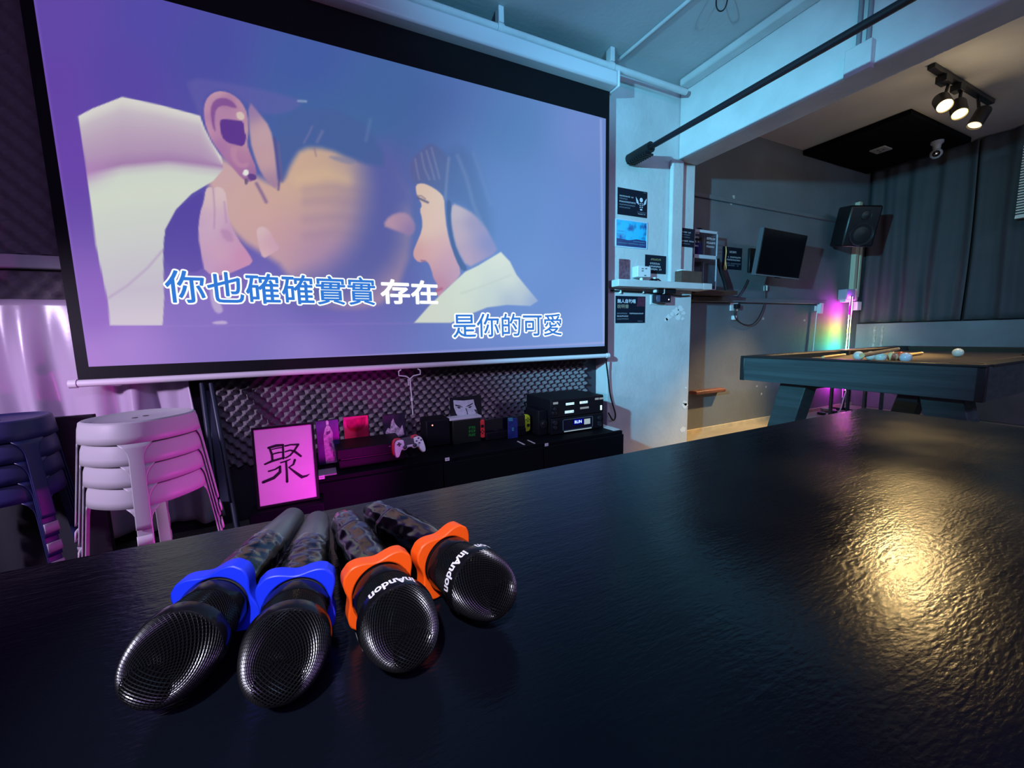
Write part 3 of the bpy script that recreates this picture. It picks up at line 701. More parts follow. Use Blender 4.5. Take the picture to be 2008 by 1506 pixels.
def mic(label, pr, pt, col, body, kind, roll, lettered, zr=0.0295):
    A = onZ(*pr, TT + zr); T = onZ(*pt, TT + 0.0205)
    d = Vector((A.x - T.x, A.y - T.y, 0)).normalized()
    ax = (d * math.cos(0.05) + Vector((0, 0, math.sin(0.05)))).normalized()
    z_ = ax; x_ = z_.cross(Vector((0, 0, 1))).normalized(); y_ = z_.cross(x_)   # y_ points down at the table
    M = Matrix((x_, -y_, z_)).transposed()
    if M.determinant() < 0: M = Matrix((-x_, -y_, z_)).transposed()
    M = M @ Matrix.Rotation(R(roll), 3, 'Z')
    org = A - ax * L0
    r_ = empty('microphone', label, 'microphone', org, M, 'karaoke microphones on the black table')
    h = MB()
    if kind == 'slim':
        h.lathe([(0.004, 0), (0.0105, .001), (0.0122, .004), (0.0158, .06), (0.0180, .12), (0.0190, .150), (0.0200, .172)], 32)
    else:
        h.lathe([(0.004, 0.016), (0.0135, .018), (0.0145, .021), (0.0150, .058), (0.0178, .060), (0.0184, .12), (0.0190, .150), (0.0200, .172)], 32)
    ho = h.build('handle', body, r_, local=True)
    if kind == 'nub': MB().lathe([(0.0045, -.006), (0.0062, -.004), (0.0062, .014), (.0085, .018)], 16).build('antenna_tip', m_hand, ho, local=True)
    if kind == 'clear': MB().lathe([(0.009, -.002), (0.0105, .0), (0.0115, .014), (.0135, .019)], 16).build('antenna_tip', mat('clear_tip', (0.55, 0.55, 0.6), 0.1, metal=0.8), ho, local=True)
    # crinkled clear wrapping round the grip
    rw = random.Random(int(pr[0])); ph = [rw.uniform(0, 6) for _ in range(8)]
    z0w, z1w = (0.075, 0.157) if kind == 'slim' else (0.020, 0.157)
    pf = [(.004, .0124), (.06, .0160), (.12, .0182), (.19, .0200)] if kind == 'slim' else [(.016, .0146), (.056, .0152), (.063, .0180), (.12, .0186), (.19, .0200)]
    hr = lambda z: float(np.interp(z, [p_[0] for p_ in pf], [p_[1] for p_ in pf]))
    def wf(u, v):
        th = 2 * math.pi * u; z = z0w + (z1w - z0w) * v
        rr = hr(z) + 0.0010 + 0.0004 * math.sin(5 * th + ph[0] + 3 * math.sin(30 * v + ph[1])*.3) + 0.0002 * math.sin(11 * th + 7 * v + ph[2]) + .0002 * math.sin(3 * th - 16 * v + ph[3])
        return Vector((rr * math.cos(th), rr * math.sin(th), z))
    MB().grid(wf, 64, 60).build('plastic_wrap', mw, r_, local=True)
    ro = ring_mesh(); 
    ro = MB().add([Matrix.Rotation(R(45), 4, 'Z') @ (v + Vector((0, 0, L0 - .0065))) for v in ro.v], ro.f).build('anti_roll_ring', col, r_, local=True, bev=0.0026)
    MB().lathe([(0.0200, L0 + .0065), (0.0222, L0 + .012), (0.0210, L0 + .020)], 32).build('collar', m_band, r_, local=True)
    zb_ = L0 + 0.020
    go = MB().add([v + Vector((0, 0, zb_)) for v in WIRE.v], WIRE.f).build('grille', m_wire, r_, local=True, smooth=False, fix=False)
    wm = go.modifiers.new('wires', 'WIREFRAME'); wm.thickness = 0.0008; wm.use_even_offset = False; wm.use_relative_offset = False
    MB().lathe([(max(.0005, gprof(i / 24)[0] - .0009), zb_ + gprof(i / 24)[1] - .0006) for i in range(25)], 36).build('foam_liner', m_in, go, local=True)
    bo = MB().lathe([(0.0238, zb_ + .0205), (0.0252, zb_ + .0215), (0.0256, zb_ + .025), (0.0256, zb_ + .0285), (0.0252, zb_ + .031), (0.0236, zb_ + .032)], 48).build('band', m_band, r_, local=True)
    if lettered:
        vs, fs = text_geo('inAndon', 1.0, 0.03)
        w = max(v.x for v in vs); hh = max(v.y for v in vs)
        for off in lettered:
            out = []
            for v in vs:
                th = R(90 + off) + (v.x - w / 2) / hh * 0.0072 / 0.0257 * 0.95
                out.append(Vector((0.0258 * math.cos(th), 0.0258 * math.sin(th), zb_ + 0.0222 + v.y / hh * 0.0072)))
            MB().add(out, fs).build('lettering', m_letter, bo, local=True, smooth=False, fix=False)
    return r_
WIRE = wire_mesh()
mic('microphone with a blue ring and graphite handle, farthest left of the four', (433, 1178), (556, 1042), m_blue, m_gun, 'slim', 14, None)
mic('microphone with a blue ring standing next to the orange-ringed ones, second from the left', (584, 1180), (622, 1028), m_blue, m_gun, 'slim', -3, None)
mic('microphone with a bright orange ring and clear wrapped tip, third from the left', (744, 1150), (668, 1010), m_oran, m_hand, 'clear', 3, (0, 125, 245))
mic('microphone with an orange ring and small black tail nub, farthest right of the four', (870, 1096), (726, 1003), m_oran, m_hand, 'nub', 8, (-52, 42, 160))
# ================================================================== CONSOLE CABINET AND THE THINGS ON IT
CT = 0.325; CY0, CY1 = 1.87, 2.33; CX0, CX1 = -0.05, 1.665
m_cab = mat('black_cabinet', (0.004, 0.005, 0.008), 0.6, spec=0.06)
cb = empty('media_cabinet', 'long low black media cabinet under the screen carrying the game consoles', 'cabinet', (0.8, 2.1, 0))
MB().box((CX0, CY0 + .015, 0.02), (CX1, CY1, CT)).build('body', m_cab, cb, bev=0.003)
dw = (CX1 - CX0) / 3
for k in range(3): MB().box((CX0 + k * dw + .003, CY0, 0.03), (CX0 + (k + 1) * dw - .003, CY0 + .014, CT - .02)).build('door', m_cab, cb, bev=0.002)
m_lab = mat('label_white', (0.8, 0.8, 0.85), 0.6)
for px, py in ((631, 936), (877, 900.5), (1071.6, 872)):
    p = onY(px, py, CY0); mb = MB().box((p.x - .011, CY0 - .0012, p.z - .008), (p.x + .011, CY0 - .0002, p.z + .008)); o = mb.build('label_sticker', m_lab, cb)
    mb = MB(); scribble(mb, lambda x, z: Vector((x, CY0 - .0014, z)), p.x - .008, p.x + .008, p.z - .003, .005, 3); mb.build('print', mat('print_dark', (0.15, 0.15, 0.2), 0.7), o)
# calligraphy frame
CT = CT + .0008
PY = 1.80
c4 = [onY(505, 995, PY), onY(625, 976, PY), onY(612, 832, PY), onY(496, 843, PY)]
fw_ = (c4[1].x - c4[0].x + c4[2].x - c4[3].x) / 2 ; fh = (c4[3].z - c4[0].z + c4[2].z - c4[1].z) / 2
zc0 = (c4[0].z + c4[1].z) / 2; xc0 = (c4[0].x + c4[3].x) / 2
ft = math.radians(-5)
fr_ = empty('calligraphy_frame', 'framed sheet of brush calligraphy leaning on the black cabinet beside the stools', 'picture frame', (xc0 + fw_ / 2, PY, zc0), Matrix.Rotation(ft, 3, 'X'))
m_paper = mat('rice_paper', (0.80, 0.76, 0.80), 0.7, var=0.05, scale=10)
MB().box((-fw_ / 2, 0.0015, 0.0), (fw_ / 2, .012, fh)).build('backing', m_cab, fr_, local=True)
MB().box((-fw_ / 2 + .004, 0, 0.004), (fw_ / 2 - .004, .002, fh - .004)).build('paper', m_paper, fr_, local=True, smooth=False)
for a, b_ in (((-fw_ / 2 - .004, -.006, -.004), (-fw_ / 2 + .004, .014, fh + .004)), ((fw_ / 2 - .004, -.006, -.004), (fw_ / 2 + .004, .014, fh + .004)), ((-fw_ / 2 + .004, -.006, -.004), (fw_ / 2 - .004, .014, .004)), ((-fw_ / 2 + .004, -.006, fh - .004), (fw_ / 2 - .004, .014, fh + .004))):
    MB().box(a, b_).build('frame_rail', mat('frame_black', (0.01, 0.008, 0.012), 0.3), fr_, local=True)
# brush strokes of the character, measured on the sheet (0..1 each way)
q = [(130, 200), (1045, 105), (1140, 1225), (190, 1390)]
def uv(x, y):
    u, v = 0.5, 0.5
    for _ in range(12):
        P = np.array([(1 - u) * (1 - v) * q[0][i] + u * (1 - v) * q[1][i] + u * v * q[2][i] + (1 - u) * v * q[3][i] for i in (0, 1)])
        du = np.array([(1 - v) * (q[1][i] - q[0][i]) + v * (q[2][i] - q[3][i]) for i in (0, 1)]); dv = np.array([(1 - u) * (q[3][i] - q[0][i]) + u * (q[2][i] - q[1][i]) for i in (0, 1)])
        s_ = np.linalg.solve(np.stack([du, dv], 1), np.array([x, y]) - P); u += s_[0]; v += s_[1]
    return (-fw_ / 2 + .004 + u * (fw_ - .008), fh - .004 - v * (fh - .008))
ink = MB(); m_ink = mat('ink', (0.012, 0.01, 0.02), 0.6)
def brush(pts, ws):
    P = [Vector(uv(*p)) for p in pts]; k = (fw_ - .008) / 930.0; vs = []
    n = len(P); Lf = []; Rt = []
    for i in range(n):
        t = (P[min(i + 1, n - 1)] - P[max(i - 1, 0)]).normalized(); nn = Vector((-t.y, t.x)); w = ws[i] * k / 2
        Lf.append(P[i] + nn * w); Rt.append(P[i] - nn * w)
    vs = [Vector((p.x, -.0008, p.y)) for p in Lf] + [Vector((p.x, -.0008, p.y)) for p in Rt]
    ink.add(vs, [(i, i + 1, n + i + 1, n + i) for i in range(n - 1)])
    for e, w in ((0, ws[0]), (n - 1, ws[-1])):
        c_ = P[e]; ink.add([Vector((c_.x + math.cos(a) * w * k / 2, -.0008, c_.y + math.sin(a) * w * k / 2)) for a in [2 * math.pi * j / 10 for j in range(10)]], [tuple(range(10))])
for s_ in ([(350, 475), (470, 440), (575, 430)], [44, 50, 44]), ([(575, 430), (578, 540), (578, 640)], [36, 36, 36]), ([(372, 500), (400, 580), (405, 670)], [36, 40, 40]), ([(400, 500), (490, 478), (570, 468)], [18, 24, 20]), ([(420, 570), (500, 548), (570, 540)], [26, 28, 24]), \
        ([(285, 730), (400, 680), (590, 625)], [30, 42, 34]), ([(610, 445), (700, 425), (825, 420)], [30, 28, 36]), ([(825, 420), (770, 500), (690, 590), (615, 630)], [40, 34, 32, 26]), ([(610, 535), (690, 510), (760, 525), (865, 600)], [24, 30, 46, 40]), \
        ([(535, 705), (620, 680), (690, 650)], [26, 30, 20]), ([(622, 690), (630, 850), (632, 1000)], [34, 38, 44]), ([(340, 840), (440, 810), (520, 765)], [28, 28, 36]), ([(525, 760), (520, 850), (420, 940), (250, 1010)], [34, 52, 56, 50]), ([(765, 660), (740, 730), (665, 775)], [42, 36, 18]), ([(665, 775), (780, 860), (880, 925), (960, 905), (1015, 872)], [26, 46, 60, 36, 6]):
    brush(*s_)
ink.build('brush_character', m_ink, fr_, local=True, smooth=False, fix=False)
bx = MB().box((xc0 - .03, PY - .05, 0), (xc0 + fw_ + .02, CY0 - .004, zc0 - .0075)); tag(bx.build('subwoofer_box', m_cab, bev=0.006), 'low black box in front of the cabinet holding up the calligraphy frame', 'box')

# small upright pictures and game cases
def card(name, label, cat, tl, br, y, col, th=0.012, var=0.0, scale=20, zb=None, group=None):
    a = onY(*tl, y); b_ = onY(*br, y); z0 = CT if zb is None else zb
    r_ = empty(name, label, cat, ((a.x + b_.x) / 2, y, z0), group=group)
    MB().box((a.x, y, z0), (b_.x, y + th, a.z)).build('case', mat('case_black', (0.01, 0.01, 0.014), 0.25), r_, bev=0.001)
    MB().box((a.x + .002, y - .0015, z0 + .003), (b_.x - .002, y - .0002, a.z - .002)).build('cover', mat(name + '_cover_' + cat.replace(' ', '_') + str(int(tl[0])), col, 0.35, var=var, scale=scale), r_, smooth=False)
    return r_, a.x, b_.x, z0, a.z
def flat(mb, pts, fn): mb.add([fn(*p) for p in pts], [tuple(range(len(pts)))])
r_, x0, x1, z0, z1 = card('game_case', 'dark violet game case with a pale standing figure, next to the calligraphy', 'game case', (618, 826), (668, 888), 2.08, (0.05, 0.025, 0.16), var=0.6, scale=12, group='game cases on the cabinet')
f_ = lambda u, v: Vector((x0 + u * (x1 - x0), 2.0778, z0 + v * (z1 - z0)))
mb = MB(); flat(mb, [(.32, .02), (.82, .02), (.78, .3), (.70, .5), (.72, .7), (.62, .84), (.50, .9), (.40, .82), (.30, .66), (.30, .4)], f_); flat(mb, [(.46, .88), (.56, .88), (.57, .97), (.51, 1.0), (.45, .97)], f_); mb.build('figure_print', mat('figure_pale', (0.62, 0.42, 0.60), 0.5, var=0.5, scale=60), r_, smooth=False)
mb = MB(); flat(mb, [(.42, .66), (.60, .70), (.62, .76), (.44, .74)], f_); flat(mb, [(.52, .42), (.66, .36), (.64, .46), (.54, .50)], f_); flat(mb, [(.66, .16), (.72, .16), (.71, .28), (.66, .27)], f_)
mb.v = [v - Vector((0, .0004, 0)) for v in mb.v]; mb.build('figure_shadow_print', mat('figure_dark', (0.16, 0.06, 0.2), 0.5), r_, smooth=False)
r_, x0, x1, z0, z1 = card('game_case', 'bright red game case standing behind the black slab console', 'game case', (672, 818), (726, 876), 2.20, (0.85, 0.02, 0.10), var=0.35, scale=14, group='game cases on the cabinet')
f_ = lambda u, v: Vector((x0 + u * (x1 - x0), 2.1978, z0 + v * (z1 - z0)))
mb = MB(); flat(mb, [(.1, .92), (.9, .95), (.86, .75), (.7, .62), (.5, .58), (.28, .62), (.12, .74)], f_); flat(mb, [(.36, .40), (.62, .42), (.66, .28), (.55, .22), (.40, .24)], f_); mb.build('artwork_print', mat('deep_red', (0.55, 0.0, 0.03), 0.4, var=0.4, scale=50), r_, smooth=False)
r_, x0, x1, z0, z1 = card('game_case', 'dark game case with pale pink spiky artwork behind the white gamepad', 'game case', (750, 814), (797, 868), 2.20, (0.03, 0.02, 0.05), var=0.3, group='game cases on the cabinet')
f_ = lambda u, v: Vector((x0 + u * (x1 - x0), 2.1978, z0 + v * (z1 - z0)))
mb = MB(); flat(mb, [(.04, .25), (.14, .30), (.08, .5), (.20, .62), (.30, .58), (.36, .78), (.46, .88), (.52, .74), (.60, .66), (.74, .56), (.86, .66), (.92, .36), (.80, .34), (.5, .30), (.3, .22), (.1, .15)], f_); mb.build('artwork_print', mat('spiky_pink', (0.60, 0.42, 0.58), 0.5, var=0.7, scale=70), r_, smooth=False)
# slab console
gc = empty('game_console', 'flat black slab game console below the red game case', 'game console', (0.1, 2.0, CT))
a = onY(665, 917, 1.96).x; b_ = onY(795, 900, 1.96).x
m_gc = mat('console_plastic', (0.008, 0.008, 0.012), 0.5, spec=0.15)
MB().box((a, 1.968, CT), (b_, 2.17, CT + .040)).build('lower_shell', m_gc, gc, bev=0.004)
MB().box((a - .006, 1.963, CT + .046), (b_ - .006, 2.17, CT + .094)).build('upper_shell', m_gc, gc, bev=0.004)
MB().box((a + .01, 1.973, CT + .038), (b_ - .01, 2.165, CT + .048)).build('light_slot', mat('slot', (0.002, 0.002, 0.003), 0.5), gc)
MB().box((b_ - .075, 1.9615, CT + .076), (b_ - .03, 1.964, CT + .080)).build('disc_slot', mat('slot_grey', (0.2, 0.2, 0.22), 0.4), gc)
o = MB().box((onY(625, 935, 1.94).x, 1.90, CT), (onY(660, 930, 1.94).x, 1.99, CT + .006)).build('flash_card', mat('grey_card', (0.3, 0.3, 0.33), 0.5)); tag(o, 'small grey card lying at the left end of the black cabinet', 'card')
# gamepads
def gamepad(label, c, mcol, sc=1.0, tilt=-20, yaw=0, roll=-4):
    r_ = empty('gamepad', label, 'gamepad', c, rotm(yaw, tilt, roll), 'gamepads on the cabinet')
    half = [(0, .026), (.022, .027), (.034, .034), (.055, .036), (.069, .028), (.076, .006), (.080, -.022), (.079, -.046), (.070, -.054), (.060, -.048), (.050, -.026), (.040, -.016), (.030, -.022), (.018, -.021), (.012, -.012), (0, -.011)]
    full = half + [(-x, z) for x, z in reversed(half[1:-1])]
    full = chaikin(full, 1)
    bo = MB().prism([(x * sc, z * sc) for x, z in full], .030 * sc, lambda u, v, w: Vector((u, w, v))).build('body', mcol, r_, local=True, bev=0.008 * sc)
    dk = mat('button_black', (0.01, 0.01, 0.015), 0.35)
    MB().box((-.026 * sc, -.0016, .0 * sc), (.026 * sc, .004, .030 * sc)).build('touchpad', dk, r_, local=True, bev=.001)
    for sx in (-1, 1): MB().lathe([(.0085 * sc, 0), (.0085 * sc, .004), (.0105 * sc, .005), (.0105 * sc, .009), (.008 * sc, .0095)], 18, Matrix.Translation((sx * .0255 * sc, .001, -.0085 * sc)) @ Matrix.Rotation(R(90), 4, 'X')).build('thumbstick', dk, r_, local=True)
    MB().box((-.063 * sc, -.002, .0085 * sc), (-.041 * sc, .003, .0155 * sc)).box((-.0555 * sc, -.0022, .001 * sc), (-.0485 * sc, .003, .023 * sc)).build('direction_pad', dk, r_, local=True)
    for k in range(4):
        an = k * math.pi / 2; MB().lathe([(.0045 * sc, 0), (.0045 * sc, .003)], 12, Matrix.Translation(((.052 + .0125 * math.cos(an)) * sc, 0.0005, (.012 + .0125 * math.sin(an)) * sc)) @ Matrix.Rotation(R(90), 4, 'X')).build('button', dk, r_, local=True)
    return r_
c_ = onY(803, 872, 1.885); c_.z = max(c_.z, CT + .056)
gamepad('white gamepad with black buttons propped up on the cabinet', c_, mat('gamepad_white', (0.78, 0.78, 0.84), 0.35), .9)
c2_ = onY(797, 868, 1.925); c2_.z = max(c2_.z, CT + .058)
gamepad('red gamepad hidden behind the white one', c2_, mat('gamepad_red', (0.55, 0.02, 0.03), 0.35), .9)
st = empty('gamepad_stand', 'black stand holding the two gamepads', 'stand', (b_ + .02, 2.0, CT))
MB().lathe([(.03, 0), (.03, .006), (.012, .010)], 24, Matrix.Translation((b_ + .032, 2.0, CT))).build('base', m_gc, st)
MB().box((b_ + .022, 1.985, CT + .008), (b_ + .042, 2.01, CT + .07)).build('post', m_gc, st, bev=.003)
# black box with red power light
a = onY(835, 826, 2.12); b_ = onY(886, 905, 2.12)
o_ = empty('set_top_box', 'upright black box with a tiny red light right of the white gamepad', 'set-top box', ((a.x + b_.x) / 2, 2.18, CT))
MB().box((a.x, 2.12, CT), (b_.x, 2.26, a.z)).build('shell', m_gc, o_, bev=.006)
p = onY(848, 834, 2.12); MB().lathe([(.004, 0), (.004, .002)], 10, Matrix.Translation((p.x, 2.121, p.z)) @ Matrix.Rotation(R(90), 4, 'X')).build('power_light', glow('red_led', (1.0, .25, .2), 3.0), o_)
# box with green print, magazine with a face on top
a = onY(888, 826, 2.10); b_ = onY(944, 880, 2.10)
o_ = empty('boxed_game', 'black box with green print beside the red-sided handheld', 'box', ((a.x + b_.x) / 2, 2.15, CT))
MB().box((a.x, 2.10, CT), (b_.x, 2.26, a.z)).build('carton', mat('carton_black', (0.010, 0.014, 0.012), 0.35), o_, bev=.002)
mb = MB()
for py in (839, 846, 853.5):
    u = onY(919, py, 2.0985); w = onY(933, py, 2.0985); scribble(mb, lambda x, z: Vector((x, 2.0985, z)), u.x, w.x, u.z - .008, .015, 3, 5)
mb.build('green_print', mat('print_green', (0.03, 0.40, 0.05), 0.5, emit=(0.03, .4, .05), estr=0.0), o_, smooth=False)
zt = a.z; yb = 2.19
r_ = empty('magazine', 'black and white magazine cover of a frowning face standing on the black box', 'magazine', ((a.x + b_.x) / 2, yb, zt))
a2 = onY(882, 780, yb); b2 = onY(945, 820, yb)
MB().box((a2.x, yb, zt), (b2.x, yb + .004, a2.z)).build('cover', mat('cover_black', (0.012, 0.014, 0.02), 0.3), r_)
fc_ = lambda X, Y: (lambda p: Vector((p.x, yb - .0012, max(p.z, zt + .001))))(onY(860 + X / 5.284, 740 + Y / 5.284, yb))
mb = MB(); flat(mb, [(152, 236), (260, 240), (362, 228), (372, 280), (392, 330), (405, 400), (300, 412), (205, 418), (180, 370), (158, 310)], fc_); mb.build('face_print', mat('newsprint', (0.62, 0.68, 0.74), 0.6, var=.15, scale=40), r_, smooth=False)
fd = lambda X, Y: fc_(X, Y) - Vector((0, .0006, 0))
mb = MB(); flat(mb, [(170, 280), (222, 292), (256, 312), (222, 304), (172, 294)], fd); flat(mb, [(278, 304), (310, 286), (356, 262), (352, 276), (312, 298)], fd); flat(mb, [(186, 306), (212, 304), (232, 316), (208, 324)], fd); flat(mb, [(304, 312), (324, 298), (346, 296), (326, 318)], fd)
flat(mb, [(276, 318), (288, 322), (300, 362), (306, 392), (290, 400), (296, 370)], fd); flat(mb, [(366, 330), (392, 336), (398, 396), (380, 400), (386, 362)], fd); mb.build('features_print', mat('newsprint_dark', (0.03, 0.04, 0.06), 0.6), r_, smooth=False)
# open booklet lying on the box in front of the magazine
p0 = onY(882, 824, 2.115); p1 = onY(944, 817, 2.115)
o = MB().box((p0.x, 2.11, zt), (p1.x, 2.185, zt + .012)).build('booklet', mat('booklet_white', (0.7, 0.74, 0.8), 0.6), bev=.002); tag(o, 'white booklet lying flat on the black box below the magazine', 'booklet')
# handheld console in its dock
hy = 2.10
a = onY(946, 826, hy); b_ = onY(1024, 852, hy)
hz0 = CT + 0.012
zA = onY(948, 826, hy).z; hh_ = 0.104; hx0 = onY(940, 840, hy).x; hx1 = onY(1040, 832, hy).x
zm = onY(948, 841, hy).z
hb = empty('handheld_console', 'handheld game console with red left grip and yellow right grip', 'handheld console', ((hx0 + hx1) / 2, hy, CT))
def grip(x0, x1, colr, side, z0, z1):
    r0 = .016; pts = []
    if side < 0: pts = [(x1, z0), (x1, z1), (x0 + r0, z1), (x0 + .005, z1 - .006), (x0, z1 - r0), (x0, z0 + r0), (x0 + .005, z0 + .006), (x0 + r0, z0)]
    else: pts = [(x0, z0), (x0, z1), (x1 - r0, z1), (x1 - .005, z1 - .006), (x1, z1 - r0), (x1, z0 + r0), (x1 - .005, z0 + .006), (x1 - r0, z0)]
    g = MB().prism(pts, .026, lambda u, v, w: Vector((u, hy + w, v))).build('grip', colr, hb, bev=.003)
    xc = (x0 + x1) / 2; zc = (z0 + z1) / 2; dk = mat('button_black', (0.01, 0.01, 0.015), 0.35)
    MB().lathe([(.008, 0), (.008, .005), (.0095, .008)], 14, Matrix.Translation((xc, hy + .001, zc + (.018 if side < 0 else -.012))) @ Matrix.Rotation(R(90), 4, 'X')).build('thumbstick', dk, g)
    for k in range(4):
        an = k * math.pi / 2; MB().lathe([(.0034, 0), (.0034, .003)], 10, Matrix.Translation((xc + .009 * math.cos(an), hy + .0005, zc + (-.016 if side < 0 else .022) + .009 * math.sin(an))) @ Matrix.Rotation(R(90), 4, 'X')).build('button', dk, g)
zl0, zl1 = zm - hh_ / 2, zm + hh_ / 2
grip(hx0, hx0 + .034, mat('grip_red', (0.90, 0.05, 0.06), 0.4, emit=None), -1, zl0, zl1)
grip(hx1 - .034, hx1, mat('grip_yellow', (0.62, 0.78, 0.03), 0.4), 1, zl0, zl1)
MB().box((hx0 + .034, hy + .002, zl0), (hx1 - .034, hy + .024, zl1)).build('tablet', mat('screen_glass', (0.004, 0.005, 0.012), 0.12, coat=.5), hb, bev=.002)
MB().box((hx0 + .036, hy - .012, CT), (hx1 - .036, hy + .045, CT + .045)).build('dock', m_gc, hb, bev=.004)
MB().box((hx0 + .05, hy + .03, CT), (hx1 - .05, hy + .05, zl1 - .01)).build('dock_back', m_gc, hb, bev=.004)
# blue panel added to draw the reflection in the handheld's screen
mb = MB(); p0 = onY(993, 820, 2.085); p1 = onY(1012, 848, 2.085)
r_ = empty('screen_reflection', 'blue panel standing in for the reflection in the handheld screen', 'game case', ((p0.x + p1.x) / 2, 2.07, CT))
MB().box((p0.x, 2.062, CT), (p1.x, 2.073, p0.z)).build('case', mat('reflection_blue', (0.02, 0.04, 0.22), 0.3, var=.5, scale=30), r_, bev=.001)
mb = MB(); f_ = lambda X, Y: onY(860 + X / 5.284, 740 + Y / 5.284, 2.0612); flat(mb, [(715, 420), (765, 415), (770, 452), (730, 455)], f_); flat(mb, [(758, 520), (782, 518), (780, 556), (760, 556)], f_); mb.build('reflection_patches', mat('reflection_cyan', (0.06, 0.30, 0.42), 0.5), r_, smooth=False)
for (X0, Y0, X1, Y1), lb in (((812, 660, 905, 692), 'pale card lying flat in front of the blue reflection panel'), ((918, 648, 1012, 680), 'pale card lying flat in front of the dark loudspeaker')):
    pA = onZ(860 + X0 / 5.284, 740 + Y0 / 5.284, CT + .003); pB = onZ(860 + X1 / 5.284, 740 + Y1 / 5.284, CT + .003)
    o = MB().box((min(pA.x, pB.x), max(CY0 + .02, min(pA.y, pB.y)), CT), (max(pA.x, pB.x) - .005, max(CY0 + .06, max(pA.y, pB.y)), CT + .003)).build('card', mat('card_white', (0.6, 0.66, 0.66), 0.6), bev=.0005); tag(o, lb, 'card')
# desktop speaker
xa_ = onY(1083, 860, 1.985).x
a = onY(1056, 806, 2.03); b_ = onY(1079, 868, 2.03)
r_ = empty('bookshelf_speaker', 'black bookshelf speaker standing left of the amplifier', 'speaker', ((a.x + b_.x) / 2, 2.08, CT))
MB().box((a.x, 2.03, CT), (min(b_.x, xa_ - .004), 2.2, a.z)).build('cabinet', m_gc, r_, bev=.005)
MB().lathe([(.008, .012), (.018, .004), (.022, 0), (.025, .002), (.025, .008)], 28, Matrix.Translation(((a.x + min(b_.x, xa_ - .004)) / 2, 2.032, CT + .07)) @ Matrix.Rotation(R(90), 4, 'X')).build('woofer', mat('cone', (0.01, .01, .012), .5), r_)
# amplifier with display, effects unit on top
ay = 1.985
E_ = lambda X, Y, y=ay: onY(860 + X / 5.284, 740 + Y / 5.284, y)
xa = onY(1083, 860, ay).x; xb = onY(1184, 845, ay).x; zt = E_(1500, 392).z
r_ = empty('karaoke_amplifier', 'black karaoke amplifier with a blue RUN display and round knobs', 'amplifier', ((xa + xb) / 2, 2.1, CT))
MB().box((xa, ay + .004, CT + .006), (xb, 2.30, zt)).build('chassis', m_gc, r_, bev=.003)
for x in (xa + .03, xb - .03):
    for y in (ay + .04, 2.26): MB().lathe([(.012, 0), (.012, .008)], 12, Matrix.Translation((x, y, CT))).build('foot', m_gc, r_)
zl = CT + .02; zu = zt - .012; wa = E_(1290, 500).x; wb = E_(1600, 480).x
m_bez = mat('bezel_grey', (0.16, 0.2, 0.25), 0.3, metal=.5)
for a_, b2_ in (((wa, zl), (wb, zl + .004)), ((wa, zu - .004), (wb, zu)), ((wa, zl), (wa + .003, zu)), ((wb - .004, zl), (wb, zu))):
    MB().box((a_[0], ay, a_[1]), (b2_[0], ay + .005, b2_[1])).build('window_trim', m_bez, r_)
MB().box((wa + .003, ay + .003, zl + .003), (wb - .003, ay + .005, zu - .003)).build('display_window', mat('window_glass', (0.004, 0.004, 0.02), 0.15), r_)
MB().box((wa + .01, ay + .0005, zl - .007), (wb - .01, ay + .004, zl - .003)).build('light_bar', glow('pale_light', (.55, .72, .85), .7), r_)
ga = E_(1412, 480); gb = E_(1485, 440)
dg = MB().add(*text_fit('RUN', lambda x, z: Vector((x, ay + .0015, z)), ga.x, gb.x, (ga.z + gb.z) / 2 - .0095, (ga.z + gb.z) / 2 + .0095, 0.02)).build('display_digits', glow('display_blue', (.35, .5, 1.0), 2.2), r_, smooth=False, fix=False)
MB().box((ga.x - .008, ay + .002, (ga.z + gb.z) / 2 - .016), (gb.x + .012, ay + .0028, (ga.z + gb.z) / 2 + .016)).build('display_glow', glow('display_back', (.0, .0, .22), 1.0), r_)
sa = E_(1512, 488); sb = E_(1572, 425); MB().box((sa.x, ay + .0005, sa.z), (sb.x, ay + .0035, sb.z)).build('lit_tile', glow('tile_pale', (.42, .55, .62), .8), r_)
kn = mat('knob_black', (0.015, .015, .02), .25)
for X, Y, rr in ((1205, 470, .016), (1205, 520, .013), (1665, 420, .014), (1665, 470, .014), (1665, 520, .014)):
    p = E_(X, Y); MB().lathe([(rr, 0), (rr, .010), (rr * .85, .014), (rr * .3, .0145)], 20, Matrix.Translation((p.x, ay + .004, max(p.z, CT + .03))) @ Matrix.Rotation(R(90), 4, 'X')).build('knob', kn, r_)
za = zt + .001; zc = E_(1500, 205).z
r_ = empty('effects_processor', 'black audio effects unit with lit white labels stacked on the amplifier', 'audio unit', ((xa + xb) / 2, 2.1, za))
xe = max(E_(1110, 300).x, xa - .002)
MB().box((xe, ay + .012, za), (xb + .004, 2.30, zc)).build('chassis', m_gc, r_, bev=.003)
MB().box((xe + .004, ay + .006, za + .004), (xb, ay + .0125, zc - .004)).build('front_panel', mat('panel_black', (0.006, .006, .01), .3), r_, bev=.001)
def lit(X0, Y0, X1, Y1, m_, nm, txt=True):
    A = E_(X0, Y1, ay + .005); B = E_(X1, Y0, ay + .005)
    o = MB().box((A.x, ay + .004, A.z), (B.x, ay + .0062, B.z)).build(nm, m_, r_)
    if txt:
        mb = MB(); h = B.z - A.z; scribble(mb, lambda x, z: Vector((x, ay + .0035, z)), A.x, B.x, A.z + h * .2, h * .6, 5, int(X0)); mb.build('print', mat('lcd_dark', (0.02, .04, .1), .6), o, smooth=False)
lw = glow('lcd_white', (.55, .85, 1.0), 1.6); lg_ = glow('lcd_grey', (.30, .36, .42), .7)
